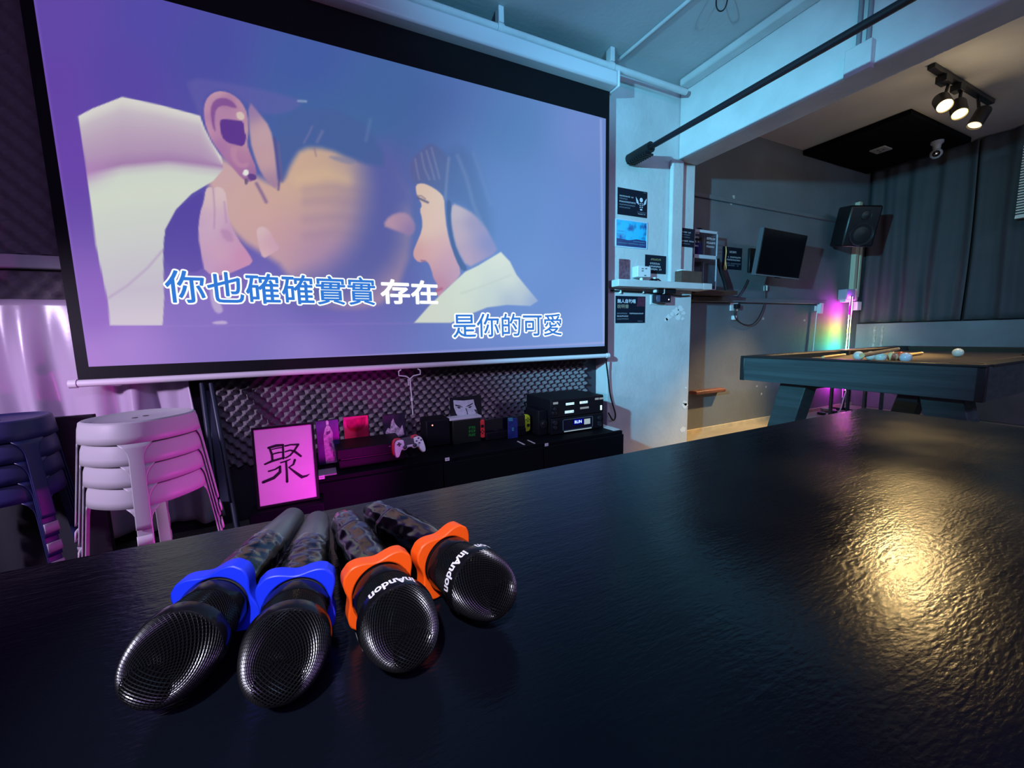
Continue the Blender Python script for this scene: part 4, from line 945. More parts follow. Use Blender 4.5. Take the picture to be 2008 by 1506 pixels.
lit(1320, 258, 1404, 290, lw, 'lcd_label'); lit(1464, 242, 1544, 274, lw, 'lcd_label'); lit(1310, 338, 1400, 374, lw, 'lcd_label'); lit(1468, 300, 1556, 330, lg_, 'button_label', False); lit(1188, 254, 1238, 282, lg_, 'button_label', False); lit(1622, 210, 1660, 234, lg_, 'button_label', False); lit(1668, 206, 1708, 230, lg_, 'button_label', False); lit(1676, 288, 1692, 338, lw, 'level_light', False)
for X, Y in ((1205, 330), (1190, 372), (1190, 400)):
    p = E_(X, min(Y, 372)); MB().lathe([(.011, 0), (.011, .010), (.009, .013)], 18, Matrix.Translation((p.x + .012 * (Y == 400), ay + .006, max(p.z, za + .016))) @ Matrix.Rotation(R(90), 4, 'X')).build('knob', kn, r_)
# router and papers at the right end, cable down from the screen
p0 = onZ(1187, 838, CT + .03); 
o_ = empty('router', 'small flat black router at the right end of the cabinet', 'router', (1.64, 2.16, CT))
MB().box((xb + .008, 2.12, CT + .006), (1.664, 2.24, CT + .034)).build('shell', m_gc, o_, bev=.006)
for x in (xb + .016, 1.655): MB().box((x - .006, 2.14, CT), (x + .006, 2.22, CT + .007)).build('foot', m_gc, o_)
o = MB().box((xb + .008, 1.90, CT), (1.66, 2.09, CT + .004)).build('paper_slip', mat('card_white', (0.6, 0.66, 0.66), 0.6)); tag(o, 'grey paper slip lying in front of the black router', 'paper')
cpts = [onY(x, y, yy) for x, y, yy in ((1188, 704, 2.215), (1192, 735, 2.245), (1196, 775, 2.25), (1203, 798, 2.25), (1208, 815, 2.25), (1203, 828, 2.25), (1193, 836, 2.235))]
cpts[-1].z = CT + .032
def smooth_path(P, n=3):
    for _ in range(n):
        Q = [P[0]]
        for i in range(len(P) - 1): Q += [P[i] * .75 + P[i + 1] * .25, P[i] * .25 + P[i + 1] * .75]
        P = Q + [P[-1]]
    return P
m_cab_ = mat('cable_black', (0.008, .008, .01), .45)
o = MB().tube(smooth_path(cpts), .0055, 8).build('cable', m_cab_); tag(o, 'black cable hanging from the right end of the screen bar to the router', 'cable')
# ================================================================== PILLAR: NOTICES, LEDGE, SMALL THINGS
PW = 2.27
def notice(label, tl, br, y, col, lines, group=None, name='wall_notice', cat='notice', extra=None, th=.003):
    a = onY(*tl, y); b_ = onY(*br, y); ys = y - th
    r_ = empty(name, label, cat, ((a.x + b_.x) / 2, y, b_.z), group=group)
    MB().box((a.x, ys, b_.z), (b_.x, y - .0003, a.z)).build('sheet', col, r_, smooth=False)
    f_ = lambda u, v: Vector((a.x + u * (b_.x - a.x), ys - .0006, b_.z + v * (a.z - b_.z)))
    W = b_.x - a.x; Hh = a.z - b_.z
    byc = {}
    for u0, u1, v, h, mc in lines: byc.setdefault(mc.name, (mc, []))[1].append((u0, u1, v, h))
    for nm, (mc, ls) in byc.items():
        mb = MB()
        for u0, u1, v, h in ls:
            scribble(mb, lambda x, z: f_((x - a.x) / W, (z - b_.z) / Hh), a.x + u0 * W, a.x + u1 * W, b_.z + v * Hh, h * Hh, None, int(v * 100))
        mb.build('printed_lines', mc, r_, smooth=False)
    if extra: extra(r_, f_)
    return r_
m_nb = mat('notice_black', (0.006, 0.011, 0.024), 0.6, spec=0.15, var=.15, scale=10); pw = mat('print_white', (0.75, .78, .85), .6); pg = mat('print_grey', (0.25, .30, .38), .6); pyl = mat('print_gold', (0.45, .40, .16), .6)
def emblem(r_, f_):
    mb = MB()
    def ell(cx, cy, rx, ry, a0=0, a1=2 * math.pi, n=18): mb.add([f_(cx + rx * math.cos(a0 + (a1 - a0) * k / n), cy + ry * math.sin(a0 + (a1 - a0) * k / n)) for k in range(n)], [tuple(range(n))])
    ell(.79, .66, .055, .085)
    for s in (-1, 1):
        for k in range(4):
            a = f_(.79 + s * (.085 + .02 * k), .50 + .01 * k); 
            mb.add([f_(.79 + s * (.075 + .022 * k), .47 + .02 * k), f_(.79 + s * (.09 + .024 * k), .46 + .02 * k), f_(.79 + s * (.125 + .022 * k), .64 + .035 * k), f_(.79 + s * (.115 + .02 * k), .64 + .035 * k)], [(0, 1, 2, 3)])
    for v in (.50, .43, .36):
        for s in (-1, 1): mb.add([f_(.79 + s * .055, v), f_(.79 + s * .015, v), f_(.79 + s * .015, v + .035), f_(.79 + s * .055, v + .035)], [(0, 1, 2, 3)])
    ell(.79, .29, .045, .03)
    mb.build('winged_emblem', pw, r_, smooth=False)
notice('black notice with white lines and a winged emblem, highest on the pillar', (1211, 367), (1268, 428), PW, m_nb,
       [(.05, .52, .68, .05, pw), (.05, .32, .58, .05, pg), (.05, .60, .47, .055, pw), (.05, .58, .36, .05, pg), (.05, .42, .26, .045, pg), (.66, .96, .17, .03, pg), (.68, .94, .10, .035, pw), (.86, .96, .94, .025, pg)], 'black notices', extra=emblem)
mcy = bpy.data.materials.new('cyan_poster'); mcy.use_nodes = True
nt = mcy.node_tree; tc = nt.nodes.new('ShaderNodeTexCoord'); nz_ = nt.nodes.new('ShaderNodeTexNoise'); nz_.inputs['Scale'].default_value = 11; nz_.inputs['Detail'].default_value = 3
cr = nt.nodes.new('ShaderNodeValToRGB'); e = cr.color_ramp.elements; e[0].position = .34; e[0].color = (*srgb(10, 70, 150), 1); e[1].position = .50; e[1].color = (*srgb(0, 200, 250), 1)
nt.links.new(tc.outputs['Object'], nz_.inputs['Vector']); nt.links.new(nz_.outputs['Fac'], cr.inputs[0])
nt.links.new(cr.outputs[0], nt.nodes['Principled BSDF'].inputs['Base Color']); nt.nodes['Principled BSDF'].inputs['Roughness'].default_value = .25
def cy_extra(r_, f_):
    mb = MB(); mb.add([f_(.01, .02), f_(.99, .02), f_(.99, .30), f_(.66, .33), f_(.4, .26), (f_(.01, .30))], [tuple(range(6))]); mb.build('dark_print', mat('poster_navy', srgb(14, 58, 112), .3, var=.3, scale=20), r_, smooth=False)
    a = f_(0, 0); b_ = f_(1, 1); y = PW - .006
    for p, q in (((a.x - .004, a.z - .005), (b_.x + .004, a.z + .002)), ((a.x - .004, b_.z - .002), (b_.x + .004, b_.z + .006)), ((a.x - .006, a.z), (a.x + .001, b_.z)), ((b_.x - .001, a.z), (b_.x + .005, b_.z))):
        MB().box((p[0], y, p[1]), (q[0], PW - .0004, q[1])).build('clear_sleeve_edge', mat('sleeve', (0.55, .72, .85), .2), r_)
    mb = MB(); g_ = lambda u, v: f_(u, v) - Vector((0, .0006, 0))
    W = b_.x - a.x; Hh = b_.z - a.z
    for u0, u1, v, h in ((.04, .26, .55, .05), (.04, .24, .44, .05), (.55, .95, .22, .03), (.05, .95, .12, .03)):
        scribble(mb, lambda x, z: g_((x - a.x) / W, (z - a.z) / Hh), a.x + u0 * W, a.x + u1 * W, a.z + v * Hh, h * Hh, None, 3)
    mb.build('small_print', mat('print_pale_blue', srgb(120, 190, 220), .5), r_, smooth=False)
notice('bright cyan and blue poster in a clear sleeve under the emblem notice', (1208, 430), (1267, 488), PW, mcy, [], name='poster', cat='poster', extra=cy_extra)
notice('small black notice with a gold heading above the pillar ledge', (1265, 499), (1305, 538), PW, m_nb, [(.25, .75, .72, .1, pyl), (.22, .70, .50, .09, pw), (.18, .74, .34, .09, pw), (.22, .78, .19, .09, pw)], 'black notices')
a = onY(1213, 508, PW); b_ = onY(1232, 549, PW)
LZ = 1.288
r_ = empty('picture_card', 'narrow reddish-brown picture card leaning at the left end of the ledge', 'picture', ((a.x + b_.x) / 2, 2.262, LZ))
MB().box((a.x, 2.259, LZ), (b_.x, 2.266, a.z)).build('card', mat('brown_picture', (0.16, .06, .09), .5, var=.7, scale=45), r_)
# ledge
LED = MB().box((1.865, 2.165, 1.238), (2.69, 2.27, 1.285)); LED.box((2.69, 2.165, 1.238), (2.79, 2.30, 1.285))
tag(LED.build('ledge_shelf', m_white, bev=.004), 'white ledge across the pillar holding small things', 'shelf')
LZ = 1.285
# white adapter box standing on the ledge
a = onY(1246, 522, 2.22); b_ = onY(1271, 546, 2.22)
r_ = empty('socket_adapter', 'white plug adapter box standing on the pillar ledge', 'adapter', ((a.x + b_.x) / 2, 2.22, LZ))
m_wp = mat('white_abs', (0.8, .8, .82), .4)
MB().box((a.x, 2.195, LZ + .026), (b_.x, 2.255, a.z)).build('body', m_wp, r_, bev=.004)
MB().lathe([(.012, 0), (.012, .027)], 14, Matrix.Translation(((a.x + b_.x) / 2, 2.225, LZ))).build('plug_stem', m_wp, r_)
mb = MB()
for u, v in ((.35, .75), (.62, .78), (.35, .55), (.55, .15)):
    x = a.x + (b_.x - a.x) * u; z = LZ + .026 + (a.z - LZ - .026) * v; mb.box((x - .008, 2.1935, z - .004), (x + .010, 2.1952, z + .004))
mb.build('socket_slots', mat('slot_grey', (0.2, 0.2, 0.22), 0.4), r_)
# dark remote and ring on the ledge
c0 = onY(1283, 550, 2.22)
o_ = empty('small_camera', 'small dark gadget with splayed legs on the ledge beside the adapter', 'gadget', (c0.x, 2.22, LZ))
for dx in (-.055, .055): MB().tube([(c0.x, 2.22, LZ + .018), (c0.x + dx * .6, 2.215, LZ + .02), (c0.x + dx, 2.21, LZ + .005)], .005, 8).build('leg', m_cab_, o_)
MB().box((c0.x - .018, 2.205, LZ), (c0.x + .018, 2.235, LZ + .02)).build('body', m_gc, o_, bev=.004); MB().lathe([(.012, 0), (.014, .01), (.004, .014)], 14, Matrix.Translation((c0.x, 2.22, LZ + .02))).build('cap', m_wp, o_)
# cable with clips under the ledge
pts = [onY(x, y, 2.258) for x, y in ((1198, 570), (1215, 570.5), (1240, 572), (1262, 573), (1285, 576), (1305, 576), (1335, 581), (1352, 580))]
o_ = empty('cable', 'black cable clipped along the wall under the ledge', 'cable', (2.2, 2.258, 1.2))
MB().tube(smooth_path(pts), .0048, 8).build('wire', m_cab_, o_)
for px in (1216.5, 1261):
    p = onY(px, 572, 2.258); MB().box((p.x - .005, 2.250, p.z - .012), (p.x + .005, 2.2695, p.z + .010)).build('clip', m_wp, o_, bev=.002)
# switch box with a black timer plugged in
a = onY(1274.5, 578, 2.27); b_ = onY(1307, 598, 2.27)
o_ = empty('wall_socket', 'white wall socket with a black plugged-in timer under the ledge', 'wall socket', ((a.x + b_.x) / 2, PW, b_.z))
MB().box((a.x, 2.262, b_.z), (b_.x - .01, 2.2698, a.z)).build('plate', m_wp, o_, bev=.003)
MB().box((a.x + .012, 2.215, b_.z + .012), (b_.x - .014, 2.2615, a.z - .002)).build('timer', mat('timer_black', (0.01, .01, .02), .3), o_, bev=.004)
MB().box((a.x + .014, 2.213, b_.z + .016), (a.x + .045, 2.216, a.z - .008)).build('timer_window', mat('window_grey', (0.12, .12, .2), .2), o_)
for dx in (.038, .010): MB().lathe([(.005, 0), (.005, .003)], 10, Matrix.Translation((b_.x - dx, 2.215 if dx > .02 else 2.258, b_.z + .035)) @ Matrix.Rotation(R(90), 4, 'X')).build('indicator_lamp', glow('lamp_white', (.8, .85, 1), 1.5), o_)
a = onY(1288, 568, 2.21); b_ = onY(1323, 575, 2.21)
o_ = empty('power_brick', 'short black power brick tied under the white ledge', 'power brick', ((a.x + b_.x) / 2, 2.22, b_.z))
MB().box((a.x, 2.195, b_.z - .006), (b_.x, 2.235, 1.2378)).build('case', m_gc, o_, bev=.006); MB().box((a.x - .02, 2.205, b_.z), (a.x, 2.228, 1.234)).build('white_plug', m_wp, o_, bev=.003); MB().box((a.x + .055, 2.193, b_.z - .008), (a.x + .062, 2.237, 1.2379)).build('tie', m_wp, o_)
# lower notice with big heading
def low_extra(r_, f_):
    a = f_(0, 0); g_ = lambda u, v: f_(u, v) - Vector((0, .0004, 0))
    vs, fs = text_fit('無人自助唱', lambda u, v: g_(u, v), .05, .66, .735, .89, 0.02); MB().add(vs, fs).build('heading_text', pw, r_, smooth=False, fix=False)
    vs, fs = text_fit('說明書', lambda u, v: g_(u, v), .05, .43, .545, .695, 0.01); MB().add(vs, fs).build('subheading_text', mat('print_tan', (0.36, .32, .24), .6), r_, smooth=False, fix=False)
    MB().add([g_(.70, .62), g_(.98, .62), g_(.98, .97), g_(.74, .97)], [(0, 1, 2, 3)]).build('dark_red_print', mat('print_maroon', (0.09, .02, .05), .5, var=.5, scale=60), r_, smooth=False)
notice('black notice with a large white heading under the ledge, lowest on the pillar', (1207, 580), (1264, 633), PW, m_nb, [(.04, .42, .33, .05, pg), (.46, .94, .33, .05, pw), (.04, .42, .23, .05, pw), (.04, .43, .13, .045, pg), (.74, .92, .05, .03, pg)], 'black notices', extra=low_extra)
notice('black notice right of the pillar conduit beside the acrylic case', (1332, 446), (1361, 486), PW, m_nb, [(.06, .74, .75, .07, pw), (.12, .68, .62, .05, pg), (.12, .68, .49, .05, pg), (.02, .94, .28, .07, pw), (.2, .7, .14, .05, pg)], 'black notices')
# brown box on the ledge
a = onY(1331, 531, 2.2); b_ = onY(1368, 556, 2.2)
r_ = empty('cardboard_box', 'brown cardboard box on the right end of the ledge', 'box', ((a.x + b_.x) / 2, 2.23, LZ))
MB().box((a.x, 2.175, LZ), (2.685, 2.262, a.z)).build('carton', mat('cardboard_dark', (0.10, .055, .04), .8, var=.2, scale=20), r_, bev=.002)
MB().box((a.x + .02, 2.19, a.z), (a.x + .07, 2.25, a.z + .012)).build('tissue', m_wp, r_, bev=.004)
# acrylic display case beyond the pillar, standing on the wooden shelf
AY = 2.42
SZ_ = 1.262
r_ = empty('wall_shelf', 'dark wooden shelf on the grey wall right of the pillar', 'shelf', (3.2, 2.45, 1.2))
xs1 = onY(1440, 578, 2.36).x
MB().box((2.80, 2.33, SZ_ - .034), (xs1, 2.507, SZ_)).build('board', mat('dark_wood', (0.07, .035, .025), .5, var=.4, scale=6, stretch=(.3, 3, 3)), r_, bev=.003)
MB().box((2.86, 2.40, SZ_ - .075), (2.88, 2.507, SZ_ - .034)).build('bracket', mat('bracket', (0.05, .05, .055), .5), r_)
xa = onY(1362, 450, AY - .06).x; xb = onY(1408, 456, AY - .06).x; ztop = onY(1390, 452, AY - .06).z; zmid = onY(1385, 506, AY - .06).z
r_ = empty('acrylic_case', 'clear two-tier acrylic display case on the wooden shelf', 'display case', ((xa + xb) / 2, AY, SZ_))
m_acr = mat('acrylic_edge', (0.55, .58, .64), .25)
y0, y1 = AY - .06, AY + .075
for x in (xa, xb - .008):
    for y in (y0, y1 - .008): MB().box((x, y, SZ_), (x + .008, y + .008, ztop)).build('edge_post', m_acr, r_)
for z, t in ((SZ_, .010), (zmid - .006, .030), (ztop - .022, .022)): MB().box((xa, y0, z), (xb, y1, z + t)).build('deck', m_acr, r_, bev=.002)
mg = bpy.data.materials.new('clear_acrylic'); mg.use_nodes = True; nt = mg.node_tree; nt.nodes.clear()
t_ = nt.nodes.new('ShaderNodeBsdfTransparent'); t_.inputs[0].default_value = (.86, .88, .92, 1); g_ = nt.nodes.new('ShaderNodeBsdfGlossy'); g_.inputs['Roughness'].default_value = .05; x_ = nt.nodes.new('ShaderNodeMixShader'); x_.inputs[0].default_value = .06; u_ = nt.nodes.new('ShaderNodeOutputMaterial')
nt.links.new(t_.outputs[0], x_.inputs[1]); nt.links.new(g_.outputs[0], x_.inputs[2]); nt.links.new(x_.outputs[0], u_.inputs[0])
MB().box((xa + .004, y0 + .002, SZ_ + .01), (xb - .004, y0 + .004, ztop - .02)).build('front_pane', mg, r_, smooth=False)
fz = lambda u, v: Vector((xa + u * (xb - xa), y0 - .0005, SZ_ + v * (ztop - SZ_)))
for ls_ in (((.03, .2, .92, .03), (.03, .2, .85, .03), (.03, .2, .78, .03), (.03, .18, .71, .03)), ((.52, .9, .85, .035), (.52, .9, .78, .035), (.52, .86, .72, .03))):
  mb = MB()
  for u0, u1, v, h in ls_:
    scribble(mb, lambda x, z: fz((x - xa) / (xb - xa), (z - SZ_) / (ztop - SZ_)), xa + u0 * (xb - xa), xa + u1 * (xb - xa), SZ_ + v * (ztop - SZ_), h * (ztop - SZ_))
  mb.build('etched_print', pw, r_, smooth=False)
zd = zmid + .0248
for u, w, h, colr, nm in ((.13, .12, .10, (0.18, .02, .04), 'maroon cup inside the upper tier of the acrylic case'), (.42, .17, .10, (0.025, .02, .22), 'dark blue cup inside the upper tier of the acrylic case')):
    cx = xa + u * (xb - xa); rr = w * (xb - xa) * .72
    o = MB().lathe([(rr * .8, 0), (rr, h), (rr * .92, h), (rr * .75, .006)], 20, Matrix.Translation((cx, AY, zd))).build('cup', mat('cup_' + nm[:4], colr, .4)); tag(o, nm, 'cup')
o = MB().grid(lambda u, v: Vector((xa + .03 + u * .16 + .01 * math.sin(v * 7), AY - .02 + .05 * math.sin(u * 3.1) * math.sin(v * 3.1) * -1 + .03, SZ_ + .014 + v * .17 * (1 - .3 * u))), 14, 14)
o = o.box((xa + .02, AY - .01, SZ_ + .0112), (xa + .2, AY + .04, SZ_ + .05)).build('grey_pouch', mat('pouch', (0.10, .11, .12), .6, var=.4, scale=30)); tag(o, 'crumpled grey pouch inside the lower tier of the acrylic case', 'pouch')
o = MB().box((xb - .07, AY - .04, SZ_ + .0112), (xb - .015, AY, SZ_ + .022)).build('pink_card', mat('pink_card', (0.5, .28, .26), .6)); tag(o, 'pink card on the floor of the acrylic case', 'card')
o = MB().lathe([(.03, 0), (.034, .01), (.02, .026), (.005, .03)], 16, Matrix.Translation((xa + .12, AY, ztop))).build('black_cap', m_gc); tag(o, 'small black cap lying on top of the acrylic case', 'cap')
# black handle leaning at the right of the case
bpts = [onY(x, y, 2.42) for x, y in ((1407, 508), (1413, 530), (1421, 552), (1425, 566))]; bpts[-1].z = SZ_ + .016
o = MB().tube(smooth_path(bpts, 2), [.010] + [.016] * 30 if False else .016, 10).build('umbrella', m_cab_); tag(o, 'thin black rolled umbrella leaning right of the acrylic case', 'umbrella')
# notice on the grey wall with a gold lanyard
GW = 2.508
notice('black notice with white lines on the grey wall left of the television', (1417, 483), (1453, 530), GW, m_nb, [(.34, .70, .74, .09, pw), (.10, .95, .52, .07, pw), (.2, .92, .40, .07, pw), (.1, .95, .24, .06, pg), (.25, .85, .15, .06, pg)], 'black notices')
lx = onY(1423, 484, 2.49)
lpts = [onY(x, y, 2.494) for x, y in ((1423, 483), (1424, 495), (1422, 508), (1421, 518), (1420, 527), (1422, 530), (1424, 526), (1423, 517), (1422, 508))]
o = MB().tube(smooth_path(lpts, 2), .006, 8).build('lanyard', mat('gold_cord', (0.85, .60, .22), .4, metal=.2)); tag(o, 'gold cord lanyard hanging over the black notice on the grey wall', 'lanyard')
# television on an arm
TVC = Vector((3.75, 2.222, 1.574)); tvm = rotm(0, 7.6, 1.4); tw, th_ = .640, .384
tv = empty('television', 'switched-off black flat television tilted on a wall arm', 'television', TVC, tvm)
m_tv = mat('tv_black', (0.006, .006, .008), .35); m_tvs = mat('tv_screen', (0.003, .003, .005), .18)
MB().box((-tw / 2, 0, -th_ / 2), (tw / 2, .035, th_ / 2)).build('housing', m_tv, tv, local=True, bev=.004)
MB().box((-tw / 2 + .014, -.002, -th_ / 2 + .02), (tw / 2 - .014, .001, th_ / 2 - .014)).build('screen', m_tvs, tv, local=True)
MB().box((-tw / 2, -.003, -th_ / 2), (tw / 2, .0, -th_ / 2 + .009)).build('lower_bezel', mat('bezel_silver', (0.42, .44, .5), .25, metal=.6), tv, local=True)
MB().box((-tw / 2 - .002, -.002, -th_ / 2), (-tw / 2 + .004, .034, th_ / 2)).build('side_edge', mat('bezel_dim', (0.2, .21, .24), .3, metal=.5), tv, local=True)
MB().box((-.03, -.006, -th_ / 2 - .007), (.03, .01, -th_ / 2)).build('sensor_chin', m_tv, tv, local=True)
MB().box((-.09, .035, -.09), (.09, .05, .09)).build('mount_plate', m_tv, tv, local=True)
ar = empty('wall_mount', 'black swivel arm carrying the television', 'wall mount', (3.8, 2.45, 1.57))
MB().tube([(3.76, 2.278, 1.565), (3.85, 2.40, 1.57), (3.80, 2.49, 1.57)], .018, 10).build('arm', m_tv, ar); MB().box((3.70, 2.484, 1.46), (3.90, 2.507, 1.68)).build('wall_plate', m_tv, ar, bev=.003)
# socket, plug and TV cables
def socket(px, py, w, h, label, y=GW):
    p = onY(px, py, y); r_ = empty('wall_socket', label, 'wall socket', (p.x, y, p.z - h / 2))
    MB().box((p.x - w / 2, y - .012, p.z - h / 2), (p.x + w / 2, y - .0004, p.z + h / 2)).build('plate', m_wp, r_, bev=.003); return r_, p
r_, p = socket(1438, 599, .105, .10, 'white wall socket with a black plug below the wooden shelf')
MB().box((p.x - .018, GW - .05, p.z - .032), (p.x + .034, GW - .013, p.z + .012)).build('plug', m_gc, r_, bev=.006)
cp = [onY(x, y, 2.478) for x, y in ((1441, 605), (1440, 615), (1442, 625), (1452, 634), (1468, 639), (1480, 634), (1490, 620), (1498, 600), (1500, 580), (1500, 560))]
o = MB().tube(smooth_path(cp), .0055, 8).build('cable', m_cab_); tag(o, 'black television cable looping from the plug to the screen', 'cable')
cp = [onY(x, y, 2.485) for x, y in ((1466, 548), (1460, 562), (1452, 575), (1444, 585))]
o = MB().tube(smooth_path(cp), .004, 8).build('cable', m_cab_); tag(o, 'thin black cable running from the television to the wooden shelf', 'cable')
o_ = MB(); p = onY(1440, 623, 2.49); o_.box((p.x - .025, 2.478, p.z - .02), (p.x + .02, 2.507, p.z + .02)); tag(o_.build('cable_clip', m_wp, bev=.006), 'white cable clip on the grey wall under the plugged socket', 'clip')
o_ = MB(); p = onY(1502, 564, 2.49); o_.box((p.x - .012, 2.478, p.z - .03), (p.x + .012, 2.507, p.z + .02)); tag(o_.build('cable_connector', m_wp, bev=.004), 'white cable connector on the wall below the television', 'connector')
# wooden peg low on the grey wall
pA = onY(1362, 770, 2.45); pB = onY(1420, 765, 2.45)
r_ = empty('wooden_rest', 'short reddish wooden rest fixed low on the grey wall', 'wooden rest', ((pA.x + pB.x) / 2, 2.48, pA.z - .03))
MB().box((pA.x, 2.43, pA.z - .02), (pB.x, 2.507, pA.z + .012)).build('board', mat('red_wood', (0.16, .05, .03), .5, var=.3, scale=10), r_, bev=.008)
# ================================================================== CORNER: SPEAKER, TRUNKING, RGB STICK
sm = rotm(-36, 11, 4)
sp = empty('wall_speaker', 'black two-way loudspeaker tilted high in the corner of the games room', 'speaker', (4.93, 2.17, 1.913), sm)
sw, sh, sd = .285, .385, .22
MB().box((-sw / 2, 0, -sh / 2), (sw / 2, sd, sh / 2)).build('cabinet', m_tv, sp, local=True, bev=.02)
MR = Matrix.Rotation(R(90), 4, 'X')
MB().lathe([(.02, .012), (.06, .002), (.088, -.004), (.095, .004), (.102, .004), (.102, -.006)], 36, Matrix.Translation((0.01, 0, -.075)) @ MR).build('woofer', mat('cone', (0.01, .01, .012), .5), sp, local=True)
MB().lathe([(.101, 0), (.104, .006), (.108, .006), (.110, 0)], 36, Matrix.Translation((0.01, -.002, -.075)) @ MR, cap=False).build('woofer_ring', mat('chrome_ring', (0.35, .4, .5), .15, metal=1), sp, local=True)
MB().lathe([(.01, .012), (.03, .004), (.042, 0), (.046, .004), (.046, -.004)], 24, Matrix.Translation((0.01, 0, .10)) @ MR).build('tweeter', mat('cone', (0.01, .01, .012), .5), sp, local=True)
o_ = empty('speaker_bracket', 'black bracket behind the corner loudspeaker', 'bracket', (5.2, 2.45, 1.9)); MB().tube([(5.02, 2.34, 1.92), (5.20, 2.40, 1.92), (5.22, 2.5, 1.92)], .02, 10).build('arm', m_tv, o_); MB().box((5.15, 2.49, 1.82), (5.3, 2.507, 2.02)).build('wall_plate', m_tv, o_)
m_crm = mat('cream_pvc', (0.62, .58, .42), .5)
struct('trim_corner_trunking', MB().box((5.50, 2.46, 1.27), (5.56, 2.507, 2.30)).box((5.62, 2.47, 1.27), (5.66, 2.507, 2.0)), m_crm, bev=.004)
o_ = empty('power_box', 'grey-white power box on the wall above the colour light stick', 'power box', (5.37, 2.45, 1.26)); MB().box((5.29, 2.42, 1.235), (5.47, 2.507, 1.345)).build('case', mat('grey_abs', (0.4, .4, .5), .4), o_, bev=.006)
for x in (5.31, 5.36, 5.40): MB().box((x - .012, 2.43, 1.205), (x + .012, 2.49, 1.2355)).build('plug', m_wp, o_, bev=.004)
o_ = empty('double_socket', 'white double socket beside the power box in the corner', 'wall socket', (5.60, 2.49, 1.24)); MB().box((5.55, 2.455, 1.225), (5.60, 2.507, 1.36)).build('upper_plate', m_wp, o_, bev=.004); MB().box((5.575, 2.44, 1.12), (5.665, 2.507, 1.215)).build('lower_plate', m_wp, o_, bev=.004)
r_, p = socket(1602, 605, .11, .055, 'white cross-shaped plug on the grey wall left of the light stick'); MB().box((p.x - .03, GW - .05, p.z - .055), (p.x + .028, GW - .0125, p.z + .055)).build('plug', m_wp, r_, bev=.006)
cp = [onY(x, y, 2.49) for x, y in ((1602, 612), (1599, 640), (1596, 670), (1594, 692), (1592, 730))]
o = MB().tube(smooth_path(cp), .004, 8).build('cable', m_wp); tag(o, 'thin white cable hanging from the cross-shaped plug', 'cable')
cp = [onY(x, y, 2.47) for x, y in ((1673, 592), (1669, 620), (1666, 640), (1661, 665), (1657, 690), (1652, 780))]
o = MB().tube(smooth_path(cp), .006, 8).build('cable', m_wp); tag(o, 'white cable hanging from the corner socket beside the light stick', 'cable')
# RGB light stick
LX, LY = 5.33, 2.40
ls = empty('light_stick', 'rainbow LED light stick standing in the corner of the games room', 'floor lamp', (LX, LY, 0))
MB().box((LX - .10, LY - .012, 0), (LX + .10, LY + .012, .014)).box((LX - .012, LY - .10, 0), (LX + .012, LY + .10, .014)).build('base', m_gc, ls, bev=.003)
MB().box((LX - .012, LY - .014, .012), (LX + .012, LY - .004, 1.27)).build('channel', mat('channel_black', (0.012, .01, .014), .4), ls)
ml = bpy.data.materials.new('rainbow_strip'); ml.use_nodes = True; nt = ml.node_tree; nt.nodes.clear()
tc = nt.nodes.new('ShaderNodeTexCoord'); sx = nt.nodes.new('ShaderNodeSeparateXYZ'); cr = nt.nodes.new('ShaderNodeValToRGB'); em = nt.nodes.new('ShaderNodeEmission'); em.inputs[1].default_value = LED_GAIN; ou = nt.nodes.new('ShaderNodeOutputMaterial')
mr = nt.nodes.new('ShaderNodeMapRange'); mr.inputs[1].default_value = 0.0; mr.inputs[2].default_value = 1.30
nt.links.new(tc.outputs['Object'], sx.inputs[0]); nt.links.new(sx.outputs['Z'], mr.inputs[0]); nt.links.new(mr.outputs[0], cr.inputs[0]); nt.links.new(cr.outputs[0], em.inputs[0]); nt.links.new(em.outputs[0], ou.inputs[0])
stops = [(0.0, (1, .0, .5)), (.22, (1, .0, .95)), (.34, (.7, .1, 1)), (.44, (.0, .6, 1)), (.52, (0, 1, .9)), (.60, (.05, 1, .25)), (.68, (.8, 1, .05)), (.75, (1, .45, .05)), (.82, (1, 0, .5)), (.89, (1, 0, 1)), (1.0, (.25, .05, 1))]
e = cr.color_ramp.elements
while len(e) > 1: e.remove(e[-1])
e[0].position = 0; e[0].color = (*stops[0][1], 1)
for p_, c3 in stops[1:]:
    k = e.new(p_); k.color = (*c3, 1)
MB().box((LX - .009, LY - .003, .22), (LX + .009, LY + .004, 1.265)).build('light_strip', ml, ls)
mf = ml.copy(); mf.name = 'rainbow_diffuser'; nf = mf.node_tree; ef = next(n for n in nf.nodes if n.type == 'EMISSION'); cf = next(n for n in nf.nodes if n.type == 'VALTORGB')
for e_ in cf.color_ramp.elements: e_.color = (*[.25 + .75 * c for c in e_.color[:3]], 1)
ef.inputs[1].default_value = 5.0
MB().box((LX - .006, LY - .0165, .22), (LX + .006, LY - .0142, 1.262)).build('front_diffuser', mf, ls)
